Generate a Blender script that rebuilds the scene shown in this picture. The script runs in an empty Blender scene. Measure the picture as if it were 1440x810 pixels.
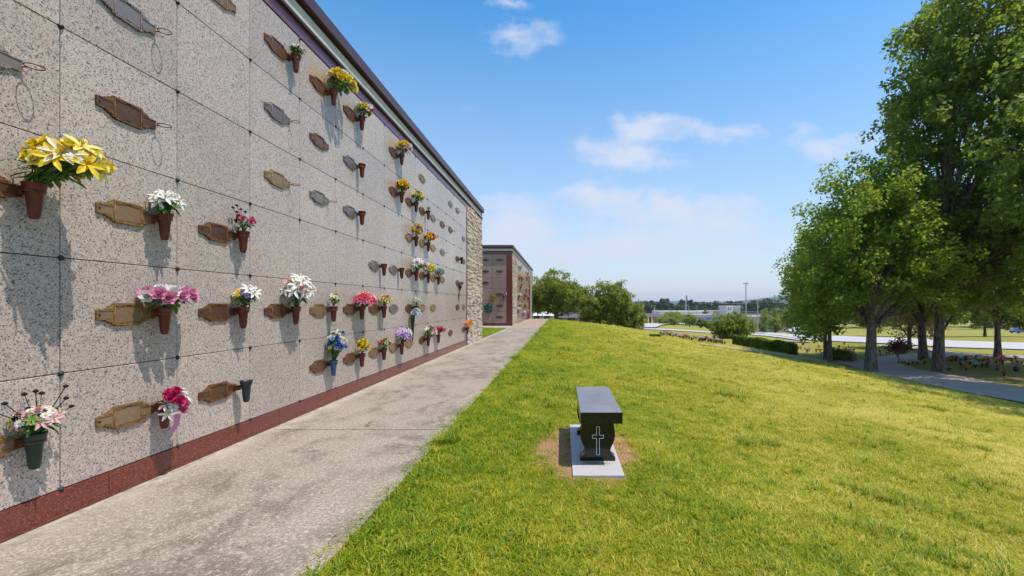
import bpy, math, random
import numpy as np
from mathutils import Vector, Matrix, Euler
R = math.radians
HAZE = 0.00013
sc = bpy.context.scene
col = sc.collection
# ------------------------------------------------------------------ camera
CH = 1.372                                   # eye height above the path
cam = bpy.data.objects.new('camera', bpy.data.cameras.new('camera'))
col.objects.link(cam); sc.camera = cam
cam.location = (0, 0, CH); cam.rotation_euler = (R(90), 0, 0)
cam.data.lens = 16.0; cam.data.sensor_width = 36.0
cam.data.shift_x = -70/1440; cam.data.shift_y = 23.5/1440
cam.data.clip_start = 0.05; cam.data.clip_end = 20000
F = 640.0; PX = 790.0; PY = 428.5            # focal length and vanishing point in photo pixels
# ------------------------------------------------------------------ light
SUN = Vector((0.37, -0.096, 0.924)).normalized()
sl = bpy.data.lights.new('sun', 'SUN'); sl.energy = 4.4; sl.angle = R(0.53); sl.color = (1.0, 0.93, 0.83)
so = bpy.data.objects.new('sun', sl); col.objects.link(so)
so.rotation_euler = SUN.to_track_quat('Z', 'Y').to_euler(); so.location = (30, -10, 60)
sc.view_settings.view_transform = 'Standard'; sc.view_settings.look = 'None'
sc.view_settings.exposure = 0.10; sc.view_settings.gamma = 1.0; sc.view_settings.use_curve_mapping = False
sc.render.engine = 'CYCLES'
sc.cycles.max_bounces = 4; sc.cycles.diffuse_bounces = 2; sc.cycles.glossy_bounces = 2; sc.cycles.transparent_max_bounces = 6; sc.cycles.volume_bounces = 0

class NT:                                    # tiny node helper
    def __init__(s, tree): s.t = tree; s.n = tree.nodes; s.l = tree.links
    def new(s, typ, **kw):
        n = s.n.new(typ)
        for k, v in kw.items(): setattr(n, k, v)
        return n
    def put(s, sock, v):
        if hasattr(v, 'is_output') or isinstance(v, bpy.types.NodeSocket): s.l.new(v, sock)
        elif v is not None:
            if isinstance(v, (tuple, list)) and len(v) == 3 and sock.type == 'RGBA': v = (*v, 1)
            sock.default_value = v
    def m(s, op, a, b=None, c=None, clamp=False):
        n = s.new('ShaderNodeMath', operation=op, use_clamp=clamp)
        s.put(n.inputs[0], a)
        if b is not None: s.put(n.inputs[1], b)
        if c is not None: s.put(n.inputs[2], c)
        return n.outputs[0]
    def mix(s, f, a, b, bt='MIX'):
        n = s.new('ShaderNodeMix', data_type='RGBA', blend_type=bt)
        s.put(n.inputs[0], f); s.put(n.inputs[6], a); s.put(n.inputs[7], b)
        return n.outputs[2]
    def noise(s, vec, scale, det=3, rough=.5, dist=0.0):
        n = s.new('ShaderNodeTexNoise'); s.put(n.inputs['Vector'], vec)
        n.inputs['Scale'].default_value = scale; n.inputs['Detail'].default_value = det
        n.inputs['Roughness'].default_value = rough; n.inputs['Distortion'].default_value = dist
        return n.outputs
    def ramp(s, f, stops, interp='LINEAR'):
        n = s.new('ShaderNodeValToRGB'); s.put(n.inputs[0], f); r = n.color_ramp; r.interpolation = interp
        while len(r.elements) < len(stops): r.elements.new(.5)
        for e, (p, c) in zip(r.elements, stops):
            e.position = p; e.color = (*c, 1) if not isinstance(c, (int, float)) else (c, c, c, 1)
        return n.outputs[0]
    def mr(s, v, a, b, c=0., d=1.):
        n = s.new('ShaderNodeMapRange'); s.put(n.inputs[0], v)
        for i, x in enumerate((a, b, c, d)): n.inputs[i+1].default_value = x
        return n.outputs[0]
    def mapv(s, vec, sc_):
        n = s.new('ShaderNodeVectorMath', operation='MULTIPLY'); s.put(n.inputs[0], vec); n.inputs[1].default_value = sc_
        return n.outputs[0]
    def sep(s, vec):
        n = s.new('ShaderNodeSeparateXYZ'); s.put(n.inputs[0], vec); return n.outputs
    def comb(s, x, y, z):
        n = s.new('ShaderNodeCombineXYZ'); s.put(n.inputs[0], x); s.put(n.inputs[1], y); s.put(n.inputs[2], z); return n.outputs[0]
    def pos(s): return s.new('ShaderNodeNewGeometry').outputs['Position']
    def bump(s, h, strength, dist):
        n = s.new('ShaderNodeBump'); s.put(n.inputs['Height'], h); n.inputs['Strength'].default_value = strength
        n.inputs['Distance'].default_value = dist; return n.outputs[0]

# ------------------------------------------------------------------ sky
w = bpy.data.worlds.new('World'); sc.world = w; w.use_nodes = True
W = NT(w.node_tree); W.n.clear()
sky = W.new('ShaderNodeTexSky', sky_type='NISHITA', sun_disc=False)
sky.sun_elevation = math.asin(SUN.z); sky.sun_rotation = math.atan2(SUN.x, SUN.y)
sky.air_density = 1.0; sky.dust_density = 0.6; sky.ozone_density = 2.0; sky.altitude = 200
g = W.new('ShaderNodeTexCoord').outputs['Generated']
gx, gy, gz = W.sep(g)
gyc = W.m('MAXIMUM', gy, 0.05)
u = W.m('DIVIDE', gx, gyc); v = W.m('DIVIDE', gz, gyc)
warp = W.noise(W.comb(u, v, 0.0), 16.0, 6, .62)['Color']
wx, wy, wz = W.sep(warp)
uw = W.m('ADD', u, W.m('MULTIPLY', W.m('SUBTRACT', wx, .5), .09)); vw = W.m('ADD', v, W.m('MULTIPLY', W.m('SUBTRACT', wy, .5), .075))
clouds = [(732,55,50,26,.60),(716,2,24,9,.5),(882,216,62,20,.75),(935,232,50,9,.35),(945,182,78,17,.6),(888,176,30,16,.35),(1110,184,80,17,.30),
          (1200,200,60,14,.3),(832,268,30,16,.55),(715,305,38,34,.75),(700,335,50,30,.42),(880,290,80,22,.5),(960,305,90,26,.45),(850,342,130,30,.42),
          (760,360,120,30,.34),(1000,350,150,36,.3),(1180,215,50,22,.35),(655,155,26,9,.12),(1010,300,70,20,.3)]
tot = 0.0
for (cx, cy, ax, ay, amp) in clouds:
    du = W.m('DIVIDE', W.m('SUBTRACT', uw, (cx-PX)/F), ax/F); dv = W.m('DIVIDE', W.m('SUBTRACT', vw, (PY-cy)/F), ay/F)
    e = W.m('EXPONENT', W.m('MULTIPLY', W.m('ADD', W.m('MULTIPLY', du, du), W.m('MULTIPLY', dv, dv)), -0.9))
    tot = W.m('MULTIPLY_ADD', e, amp*1.75, tot)
cn = W.noise(W.comb(u, W.m('MULTIPLY', v, 2.0), 0.3), 9.0, 7, .58)['Fac']
dens = W.mr(W.m('ADD', W.m('MULTIPLY', tot, .8), W.m('MULTIPLY', W.m('MULTIPLY', W.m('SUBTRACT', cn, .52), 2.6), W.m('MINIMUM', 1., W.m('MULTIPLY', tot, 2.2)))), .16, 1.05)
front = W.mr(gy, 0.1, 0.3)
back = W.mr(W.noise(g, 2.6, 7, .6)['Fac'], .56, .78, 0., .55)
mask = W.m('ADD', W.m('MULTIPLY', dens, front), W.m('MULTIPLY', back, W.m('SUBTRACT', 1., front)), clamp=True)
hs = W.new('ShaderNodeHueSaturation'); W.put(hs.inputs['Color'], sky.outputs[0])
hs.inputs['Hue'].default_value = .492; hs.inputs['Saturation'].default_value = 1.34; hs.inputs['Value'].default_value = 2.65
hz = W.m('POWER', W.mr(gz, 0.0, 0.55, 1.0, 0.0), 1.15)
skyc = W.mix(W.m('MULTIPLY', hz, .86), hs.outputs[0], (7.2, 7.8, 9.2))
skyc = W.mix(W.m('MULTIPLY', mask, .85), skyc, (8.2, 8.9, 10.6))
bg = W.new('ShaderNodeBackground'); W.put(bg.inputs[0], skyc); bg.inputs[1].default_value = 0.082
wo = W.new('ShaderNodeOutputWorld'); W.l.new(bg.outputs[0], wo.inputs[0])

# ------------------------------------------------------------------ materials
MATS = {}
def mat(name, fn=None, color=(.5,.5,.5), rough=.6, metal=0.0, spec=.5):
    if name in MATS: return MATS[name]
    m = bpy.data.materials.new(name); m.use_nodes = True
    T = NT(m.node_tree); b = T.n['Principled BSDF']
    b.inputs['Base Color'].default_value = (*color, 1); b.inputs['Roughness'].default_value = rough
    b.inputs['Metallic'].default_value = metal; b.inputs['Specular IOR Level'].default_value = spec
    if fn: fn(T, b)
    MATS[name] = m; return m
def noisy(scale=20, amt=.25, bump=0.0, obj=False):
    def f(T, b):
        p = T.new('ShaderNodeTexCoord').outputs['Object'] if obj else T.pos()
        n = T.noise(p, scale, 4, .6)['Fac']
        c = b.inputs['Base Color'].default_value[:3]
        lo = tuple(x*(1-amt) for x in c); hi = tuple(min(1, x*(1+amt)) for x in c)
        T.put(b.inputs['Base Color'], T.ramp(n, [(.3, lo), (.7, hi)]))
        if bump: T.put(b.inputs['Normal'], T.bump(n, bump, .01))
    return f
STAINS = [(5.95,4.52,.30),(6.15,4.35,.2),(8.7,4.48,.26),(8.75,3.75,.26),(9.6,3.0,.2),(9.6,2.25,.22),(9.65,3.72,.15),(3.05,1.55,.05)]
def f_granite(T, b, tint=None):
    p = T.pos()
    d = T.noise(p, 60, 2, .5)['Color']
    pv = T.new('ShaderNodeVectorMath', operation='MULTIPLY_ADD'); T.put(pv.inputs[0], d); pv.inputs[1].default_value = (.014,)*3; T.put(pv.inputs[2], p)
    vo = T.new('ShaderNodeTexVoronoi', feature='F1'); T.put(vo.inputs['Vector'], pv.outputs[0]); vo.inputs['Scale'].default_value = 122
    r, g_, b_ = T.sep(vo.outputs['Color'])
    c1 = T.ramp(r, [(0,(.14,.15,.16)),(.065,(.28,.28,.28)),(.16,(.50,.45,.42)),(.36,(.60,.51,.455)),(.58,(.65,.53,.475)),(.80,(.70,.63,.57)),(.94,(.53,.42,.36))], 'CONSTANT')
    vf = T.new('ShaderNodeTexVoronoi', feature='F1'); T.put(vf.inputs['Vector'], p); vf.inputs['Scale'].default_value = 230
    r2 = T.sep(vf.outputs['Color'])[1]
    c2 = T.mix(T.mr(r2, .92, .925), c1, (.22,.22,.22))
    big = T.noise(p, 1.1, 3, .6)['Fac']; oi = T.new('ShaderNodeObjectInfo').outputs['Random']; c2 = T.mix(1.0, c2, T.ramp(oi, [(0,(.80,.775,.75)),(1,(.93,.905,.88))]), 'MULTIPLY')
    c3 = T.mix(1.0, c2, T.ramp(big, [(.3,(.93,.92,.91)),(.7,(1.05,1.03,1.0))]), 'MULTIPLY')
    # faint mineral stains beside a few vases
    st = 0.0
    x, y, z = T.sep(p)
    for (sy, sz, sr) in STAINS:
        dy = T.m('DIVIDE', T.m('SUBTRACT', y, sy), sr); dz = T.m('DIVIDE', T.m('SUBTRACT', z, sz), sr*.9)
        st = T.m('ADD', T.m('EXPONENT', T.m('MULTIPLY', T.m('ADD', T.m('MULTIPLY', dy, dy), T.m('MULTIPLY', dz, dz)), -1.6)), st)
    st = T.m('MULTIPLY', st, T.mr(T.noise(T.mapv(p, (1, 9, 2)), 2.5, 4)['Fac'], .35, .65, .2, .8), clamp=True)
    c4 = T.mix(T.m('MULTIPLY', st, .75), c3, (.50,.34,.18))
    warm = T.mr(z, .2, 3.2, .55, 0.)
    c5 = T.mix(T.m('MULTIPLY', warm, T.mr(big, .3, .7, .25, 1.)), c4, T.mix(1.0, c4, (1.0,.94,.86), 'MULTIPLY'))
    if tint: c5 = T.mix(1.0, c5, tint, 'MULTIPLY')
    T.put(b.inputs['Base Color'], c5)
    b.inputs['Roughness'].default_value = .26; b.inputs['Specular IOR Level'].default_value = .42
    T.put(b.inputs['Normal'], T.bump(T.noise(p, 3.0, 2)['Fac'], .04, .02))
def f_redgranite(T, b):
    p = T.pos()
    vo = T.new('ShaderNodeTexVoronoi'); T.put(vo.inputs['Vector'], p); vo.inputs['Scale'].default_value = 170
    r, _, _ = T.sep(vo.outputs['Color'])
    c = T.ramp(r, [(0,(.06,.025,.02)),(.15,(.16,.036,.024)),(.55,(.21,.048,.032)),(.92,(.29,.10,.07))], 'CONSTANT')
    blk = T.noise(T.mapv(p, (.2,.5,.2)), 1.0, 1)['Fac']
    T.put(b.inputs['Base Color'], T.mix(T.mr(blk, .45, .55, 0., .4), c, (.16,.05,.05)))
    b.inputs['Roughness'].default_value = .2
def f_concrete(T, b):
    p = T.pos()
    agg = T.noise(p, 85, 3, .7)['Fac']
    fine = T.noise(p, 34, 4, .75)['Fac']
    st1 = T.noise(T.mapv(p, (1.0,.55,1)), 1.25, 6, .62, .4)['Fac']
    st2 = T.noise(T.mapv(p, (1.0,.8,1)), 4.2, 5, .7, .6)['Fac']
    base = T.ramp(agg, [(.30,(.11,.088,.066)),(.44,(.28,.23,.175)),(.58,(.40,.335,.265)),(.74,(.58,.50,.395))])
    s = T.m('MULTIPLY', T.mr(st1, .42, .56, 0., 1.), T.mr(st2, .42, .56, .08, 1.))
    c = T.mix(T.m('MULTIPLY', s, .62), base, T.mix(1.0, base, (.24,.20,.17), 'MULTIPLY'))
    c = T.mix(T.mr(fine, .50, .62, 0., .60), c, (.20,.165,.135))
    c = T.mix(T.mr(fine, .47, .36, 0., .45), c, (.66,.58,.49))
    x, y, z = T.sep(p)
    # pale washed strip along the wall
    n2 = T.noise(p, 3.0, 4)['Fac']
    wl = T.m('MULTIPLY', T.mr(T.m('ADD', x, T.m('MULTIPLY', n2, .5)), -3.02, -2.75, 1., 0.), .55)
    c = T.mix(wl, c, (.56,.50,.41))
    far = T.mr(y, 26.6, 26.7, 0., .45)
    c = T.mix(far, c, (.42,.28,.20))
    T.put(b.inputs['Base Color'], c); b.inputs['Roughness'].default_value = .9; b.inputs['Specular IOR Level'].default_value = .25
    h = T.m('ADD', T.m('MULTIPLY', agg, .6), fine)
    T.put(b.inputs['Normal'], T.bump(h, .45, .006))
def f_stone(T, b):
    isl = T.new('ShaderNodeNewGeometry').outputs['Random Per Island']
    p = T.pos()
    c = T.ramp(isl, [(0,(.36,.27,.20)),(.12,(.58,.48,.37)),(.34,(.68,.59,.48)),(.52,(.52,.41,.32)),(.64,(.70,.59,.46)),(.82,(.52,.48,.43)),(.93,(.66,.48,.38))], 'CONSTANT')
    n = T.noise(p, 18, 5, .65)['Fac']
    T.put(b.inputs['Base Color'], T.mix(1.0, c, T.ramp(n, [(.3,(.72,.70,.67)),(.7,(1.1,1.1,1.1))]), 'MULTIPLY'))
    b.inputs['Roughness'].default_value = .92
    T.put(b.inputs['Normal'], T.bump(n, .8, .02))
def f_ground(T, b):
    p = T.pos(); x, y, z = T.sep(p)
    n1 = T.noise(p, .55, 5, .65)['Fac']; n2 = T.noise(p, 7, 5, .7)['Fac']; n3 = T.noise(p, 60, 3, .7)['Fac']; n4 = T.noise(p, .09, 4, .6)['Fac']
    c = T.ramp(T.m('ADD', T.m('MULTIPLY', n1, .45), T.m('MULTIPLY', n2, .55)), [(.34,(.10,.14,.008)),(.47,(.21,.215,.012)),(.56,(.31,.28,.022)),(.68,(.42,.33,.07))])
    dry = T.m('MULTIPLY', T.mr(x, 4, 18, 0., .6), T.mr(n4, .35, .6, .3, 1.))
    c = T.mix(dry, c, (.42,.36,.13))
    c = T.mix(1.0, c, T.ramp(n3, [(.3,(.55,.58,.5)),(.7,(1.25,1.22,1.2))]), 'MULTIPLY')
    # bare soil round the bench and round the big trunk beyond the drive
    for (sx, sy, ax, ay, k) in ((.26,4.75,.55,1.0,1.),(20.0,24.0,1.7,1.5,.9),(16.3,23.3,1.3,1.1,.9),(24,22.5,4.5,.8,.6),(19.5,29.2,1.6,.7,.7)):
        dx = T.m('DIVIDE', T.m('SUBTRACT', x, sx), ax); dy = T.m('DIVIDE', T.m('SUBTRACT', y, sy), ay)
        e = T.m('ADD', T.m('MULTIPLY', dx, dx), T.m('MULTIPLY', dy, dy))
        e = T.m('ADD', e, T.m('MULTIPLY', T.m('SUBTRACT', n2, .5), 1.6))
        c = T.mix(T.m('MULTIPLY', T.mr(e, .55, 1.15, 1., 0.), k), c, T.ramp(n3, [(.3,(.30,.155,.07)),(.7,(.60,.36,.20))]))
    T.put(b.inputs['Base Color'], c); b.inputs['Roughness'].default_value = .95; b.inputs['Specular IOR Level'].default_value = .1
    T.put(b.inputs['Normal'], T.bump(T.m('ADD', n3, T.m('MULTIPLY', n2, 1.5)), .8, .05))
def leafy(c1, c2, c3, trans=.35, scale=.9, tcol=(.30,.42,.03), rough=.55):
    def f(T, b):
        isl = T.new('ShaderNodeNewGeometry').outputs['Random Per Island']
        p = T.pos(); n = T.noise(p, scale, 3, .6)['Fac']
        c = T.ramp(T.m('ADD', T.m('MULTIPLY', isl, .45), T.m('MULTIPLY', n, .6)), [(.2, c1), (.5, c2), (.85, c3)])
        T.put(b.inputs['Base Color'], c); b.inputs['Roughness'].default_value = rough; b.inputs['Specular IOR Level'].default_value = .35
        tr = T.new('ShaderNodeBsdfTranslucent'); T.put(tr.inputs[0], T.mix(.5, c, tcol))
        mx = T.new('ShaderNodeMixShader'); mx.inputs[0].default_value = trans
        T.l.new(b.outputs[0], mx.inputs[1]); T.l.new(tr.outputs[0], mx.inputs[2])
        T.l.new(mx.outputs[0], T.n['Material Output'].inputs[0])
    return f
def f_bark(T, b):
    p = T.pos(); n = T.noise(T.mapv(p, (1,1,.22)), 14, 6, .7)['Fac']
    T.put(b.inputs['Base Color'], T.ramp(n, [(.36,(.025,.018,.015)),(.48,(.12,.09,.07)),(.66,(.28,.22,.18))]))
    b.inputs['Roughness'].default_value = .95; T.put(b.inputs['Normal'], T.bump(n, 1.0, .05))
def f_bronze(c1, c2):
    def f(T, b):
        p = T.new('ShaderNodeTexCoord').outputs['Object']
        oi = T.new('ShaderNodeObjectInfo').outputs['Random']
        n = T.noise(p, 26, 5, .65)['Fac']
        c = T.ramp(n, [(.3, c1), (.68, c2)])
        T.put(b.inputs['Base Color'], T.mix(1.0, c, T.ramp(oi, [(0,(.75,.72,.7)),(1,(1.2,1.15,1.1))]), 'MULTIPLY'))
        b.inputs['Metallic'].default_value = .35; T.put(b.inputs['Roughness'], T.mr(n, .3, .7, .5, .32))
    return f
def f_asphalt(T, b):
    p = T.pos(); n = T.noise(p, 40, 3, .7)['Fac']; n2 = T.noise(p, .8, 4, .6)['Fac']
    c = T.ramp(n, [(.3,(.38,.29,.25)),(.7,(.60,.47,.41))])
    T.put(b.inputs['Base Color'], T.mix(1.0, c, T.ramp(n2, [(.3,(.8,.8,.8)),(.7,(1.15,1.12,1.1))]), 'MULTIPLY')); b.inputs['Roughness'].default_value = .9
def petal(name, c):
    def f(T, b):
        isl = T.new('ShaderNodeNewGeometry').outputs['Random Per Island']
        lo = tuple(x*.72 for x in c)
        cc = T.mix(isl, lo, tuple(min(1, x*1.1) for x in c)); T.put(b.inputs['Base Color'], cc)
        tr = T.new('ShaderNodeBsdfTranslucent'); T.put(tr.inputs[0], cc)
        mx = T.new('ShaderNodeMixShader'); mx.inputs[0].default_value = .3
        T.l.new(b.outputs[0], mx.inputs[1]); T.l.new(tr.outputs[0], mx.inputs[2]); T.l.new(mx.outputs[0], T.n['Material Output'].inputs[0])
    return mat('petal_'+name, f, c, .65, spec=.25)
PET = {'white':(.82,.80,.76),'yellow':(.85,.62,.03),'lemon':(.88,.78,.22),'gold':(.80,.38,.02),'orange':(.80,.24,.03),'pink':(.82,.32,.50),'rose':(.72,.14,.27),
       'magenta':(.62,.03,.16),'red':(.55,.02,.03),'purple':(.28,.14,.55),'lilac':(.60,.42,.72),'blue':(.05,.12,.55),'paleblue':(.35,.50,.72),'teal':(.03,.28,.27),
       'cream':(.80,.72,.48),'green':(.20,.34,.06),'dark':(.02,.02,.025),'brown':(.14,.06,.03),'blush':(.80,.50,.48),'silver':(.42,.45,.48)}
for k, c in PET.items(): petal(k, c)
M_granite = mat('speckled_granite', f_granite); M_gran2 = mat('pink_granite', lambda T, b: f_granite(T, b, (.80,.66,.62))); M_red = mat('red_granite', f_redgranite); M_conc = mat('path_concrete', f_concrete)
M_stone = mat('ledge_stone', f_stone); M_ground = mat('lawn_ground', f_ground); M_bark = mat('bark', f_bark); M_asph = mat('asphalt', f_asphalt)
M_gap = mat('joint_dark', noisy(8,.2), (.035,.033,.03), .9)
M_mortar = mat('mortar', noisy(9,.45,.5), (.36,.31,.25), .95)
M_rosette = mat('rosette_metal', noisy(40,.3,obj=True), (.018,.022,.026), .45, .3)
M_fascia = mat('brown_metal', noisy(2,.12), (.115,.055,.060), .42, .35)
M_trim = mat('dark_brown_trim', noisy(2,.15), (.045,.020,.014), .5, .2)
M_band = mat('pale_band', noisy(6,.08), (.52,.50,.44), .7)
M_frieze = mat('frieze_granite', noisy(60,.3), (.16,.055,.075), .22)
M_gold = mat('bronze_gold', f_bronze((.13,.06,.025),(.46,.27,.11)))
M_brown = mat('bronze_brown', f_bronze((.07,.024,.012),(.22,.095,.045)))
M_grey = mat('bronze_grey', f_bronze((.10,.085,.08),(.30,.26,.24)))
M_rimg = mat('rim_gold', f_bronze((.22,.11,.04),(.56,.36,.15)))
M_rimb = mat('rim_brown', f_bronze((.13,.055,.025),(.40,.20,.09)))
M_rims = mat('rim_grey', f_bronze((.20,.15,.12),(.48,.40,.34)))
M_pgold = mat('panel_gold', f_bronze((.27,.18,.115),(.36,.245,.155)))
M_pbrown = mat('panel_brown', f_bronze((.12,.06,.038),(.18,.095,.06)))
M_pgrey = mat('panel_grey', f_bronze((.20,.17,.16),(.26,.22,.21)))
M_vase = mat('vase_maroon', noisy(15,.2,obj=True), (.11,.018,.014), .35)
M_vgreen = mat('vase_green', noisy(15,.2,obj=True), (.008,.035,.025), .35)
M_vblack = mat('vase_black', noisy(25,.5,obj=True), (.02,.03,.035), .4)
M_vblue = mat('vase_blue', noisy(15,.2,obj=True), (.03,.10,.30), .4)
M_leafs = mat('artificial_leaf', leafy((.02,.075,.015),(.05,.16,.03),(.16,.28,.05),.2,20,(.1,.3,.03)))
M_bl = mat('black_granite', noisy(150,.5,obj=True), (.012,.011,.012), .14)
M_blt = mat('sky_sheen_top', noisy(3,.25,obj=True), (.16,.15,.155), .30)  # lighter grey painted in for the sky reflected on the black seat
M_slab = mat('grey_slab', noisy(90,.28,.1,True), (.44,.42,.41), .6)
M_white = mat('white_paint', noisy(5,.05), (.78,.78,.76), .5)
M_glass = mat('dark_glass', None, (.02,.025,.03), .1)
M_wood = mat('pole_wood', noisy(6,.2), (.42,.38,.33), .8)
M_steel = mat('pole_steel', noisy(6,.2), (.38,.38,.38), .45, .3)
M_oak = mat('oak_leaf', leafy((.045,.085,.014),(.12,.19,.028),(.31,.38,.06),.5,.9,(.45,.55,.05)))
M_oak2 = mat('maple_leaf', leafy((.05,.105,.012),(.17,.27,.03),(.40,.47,.06),.5,.9,(.60,.70,.05)))
M_mag = mat('crape_leaf', leafy((.06,.095,.014),(.19,.25,.034),(.42,.45,.07),.48,.9,(.48,.52,.04)))
M_tan = mat('tan_leaf', leafy((.12,.13,.04),(.27,.26,.10),(.45,.38,.18),.4,.8,(.42,.38,.12)))
M_hedge = mat('hedge_leaf', leafy((.035,.07,.010),(.10,.17,.018),(.32,.40,.03),.3,2.5))
M_redleaf = mat('red_leaf', leafy((.10,.035,.03),(.20,.08,.06),(.26,.15,.09),.3,3,(.3,.12,.06)))
M_forest = mat('forest_leaf', leafy((.018,.040,.012),(.038,.072,.018),(.075,.12,.03),.25,.03,(.15,.22,.03)))
# ------------------------------------------------------------------ mesh helpers
def link(name, me, parent=None, loc=(0,0,0)):
    o = bpy.data.objects.new(name, me); col.objects.link(o); o.location = loc
    if parent is not None: o.parent = parent
    return o
def tag(o, label=None, cat=None, group=None, kind=None):
    if label: o['label'] = label
    if cat: o['category'] = cat
    if group: o['group'] = group
    if kind: o['kind'] = kind
    return o
def empty(name, loc=(0,0,0), label=None, cat=None, group=None):
    return tag(link(name, None, None, loc), label, cat, group)
class MB:
    def __init__(s): s.v = []; s.f = []; s.mi = []
    def add(s, vs, fs, mi=0):
        n = len(s.v); s.v += [tuple(q) for q in vs]; s.f += [tuple(i+n for i in q) for q in fs]; s.mi += [mi]*len(fs); return s
    def box(s, x0, x1, y0, y1, z0, z1, mi=0):
        vs = [(x,y,z) for x in (x0,x1) for y in (y0,y1) for z in (z0,z1)]
        return s.add(vs, [(0,1,3,2),(4,6,7,5),(0,4,5,1),(2,3,7,6),(0,2,6,4),(1,5,7,3)], mi)
    def tube(s, pts, rads, n=8, mi=0, cap=True):
        pts = [Vector(p) for p in pts]; rings = []
        for i, p in enumerate(pts):
            d = (pts[min(i+1, len(pts)-1)] - pts[max(i-1, 0)]).normalized()
            a = d.cross(Vector((0,0,1)));
            if a.length < .1: a = d.cross(Vector((0,1,0)))
            a.normalize(); b = d.cross(a)
            r = rads[i] if hasattr(rads, '__len__') else rads
            rings.append([p + a*math.cos(t)*r + b*math.sin(t)*r for t in [2*math.pi*k/n for k in range(n)]])
        vs = [q for rg in rings for q in rg]; fs = []
        for i in range(len(pts)-1):
            for k in range(n):
                k2 = (k+1) % n; fs.append((i*n+k, i*n+k2, (i+1)*n+k2, (i+1)*n+k))
        if cap: fs.append(tuple(range(n))); fs.append(tuple((len(pts)-1)*n+k for k in range(n)))
        return s.add(vs, fs, mi)
    def lathe(s, prof, c=(0,0,0), n=16, mi=0):
        vs = [(c[0]+r*math.cos(2*math.pi*k/n), c[1]+r*math.sin(2*math.pi*k/n), c[2]+z) for r, z in prof for k in range(n)]
        fs = [(i*n+k, i*n+(k+1)%n, (i+1)*n+(k+1)%n, (i+1)*n+k) for i in range(len(prof)-1) for k in range(n)]
        return s.add(vs, fs, mi)
    def prism(s, poly, h0, h1, axis='x', mi=0):     # polygon in the plane across `axis`
        def P(a, b, h): return (h,a,b) if axis == 'x' else ((a,h,b) if axis == 'y' else (a,b,h))
        n = len(poly); vs = [P(a,b,h0) for a,b in poly] + [P(a,b,h1) for a,b in poly]
        fs = [tuple(range(n)), tuple(range(2*n-1, n-1, -1))] + [(i,(i+1)%n,n+(i+1)%n,n+i) for i in range(n)]
        return s.add(vs, fs, mi)
    def mesh(s, name, mats, smooth=False):
        me = bpy.data.meshes.new(name); me.from_pydata(s.v, [], s.f)
        for m in (mats if isinstance(mats, (list,tuple)) else [mats]): me.materials.append(m)
        if any(s.mi): me.polygons.foreach_set('material_index', s.mi)
        if smooth: me.polygons.foreach_set('use_smooth', [True]*len(s.f))
        me.update(); return me
    def build(s, name, mats, parent=None, loc=(0,0,0), smooth=False, bevel=0):
        o = link(name, s.mesh(name, mats, smooth), parent, loc)
        if bevel:
            b = o.modifiers.new('bevel', 'BEVEL'); b.width = bevel; b.segments = 2; b.limit_method = 'ANGLE'
        return o
def npmesh(name, V, Q, mats, smooth=False):           # V (n,3), Q (m,4)
    me = bpy.data.meshes.new(name); n, m = len(V), len(Q); k = Q.shape[1]
    me.vertices.add(n); me.vertices.foreach_set('co', np.ascontiguousarray(V, dtype=np.float32).ravel())
    me.loops.add(m*k); me.loops.foreach_set('vertex_index', np.ascontiguousarray(Q, dtype=np.int32).ravel())
    me.polygons.add(m); me.polygons.foreach_set('loop_start', np.arange(0, m*k, k, dtype=np.int32))
    try: me.polygons.foreach_set('loop_total', np.full(m, k, dtype=np.int32))
    except Exception: pass
    if smooth: me.polygons.foreach_set('use_smooth', np.ones(m, dtype=bool))
    for q in (mats if isinstance(mats, (list,tuple)) else [mats]): me.materials.append(q)
    me.update(calc_edges=True); me.validate(); return me

# ------------------------------------------------------------------ terrain
def sst(a, b, x): t = np.clip((x-a)/(b-a), 0, 1); return t*t*(3-2*t)
def terrain(X, Y):
    X = np.asarray(X, dtype=float); Y = np.asarray(Y, dtype=float)
    u_ = np.clip(X + 1.25, 0, None); Yp = np.maximum(Y, 1.0)
    foot = 16.4 - 3.2*sst(31, 46, Y)
    uf = foot + 1.25
    k = np.clip(u_/uf, 0, 1)
    mound = -.015 - (.085*u_ + .0024*u_**2)
    low = np.full_like(X, -2.2)
    z = np.where(u_ < uf, -.015 - (.085*k*uf + (2.185-.085*uf)/(uf**2)*(k*uf)**2), low)
    z = z + .035*np.sin(X*.9+Y*.5)*sst(2, 5, u_)*(1-sst(uf-3, uf, u_)) + .02*np.sin(Y*1.3-X*.4)*sst(1.5, 4, u_)*(1-sst(uf-3, uf, u_))
    s = .031 + .025*sst(.22, .42, X/Yp)
    down = s*np.clip(Y-45, 0, None); down = np.where(Y > 300, s*255 + .004*(np.clip(Y, 300, 700)-300), down)
    base = -2.2 - down
    m = sst(43.5, 60, Y)
    z = z*(1-m) + base*m
    wb = np.exp(-(((X-.33)/.8)**2 + ((Y-4.75)/1.35)**2)**2); z = z*(1-wb) - .122*wb
    z = np.where(X < -3.3, np.where(Y < 44, -.012, z), z)
    return z
def tz(x, y): return float(terrain(x, y))
def on_ground(px, py):                                # where the sight line through a photo pixel meets the terrain
    a = (px-PX)/F; b = (PY-py)/F
    Y = np.concatenate([np.arange(1.5, 120, .05), np.arange(120, 900, .5)])
    d = CH + b*Y - terrain(a*Y, Y)
    i = int(np.argmax(d < 0)) if (d < 0).any() else len(Y)-1
    return a*Y[i], float(Y[i])
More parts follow.
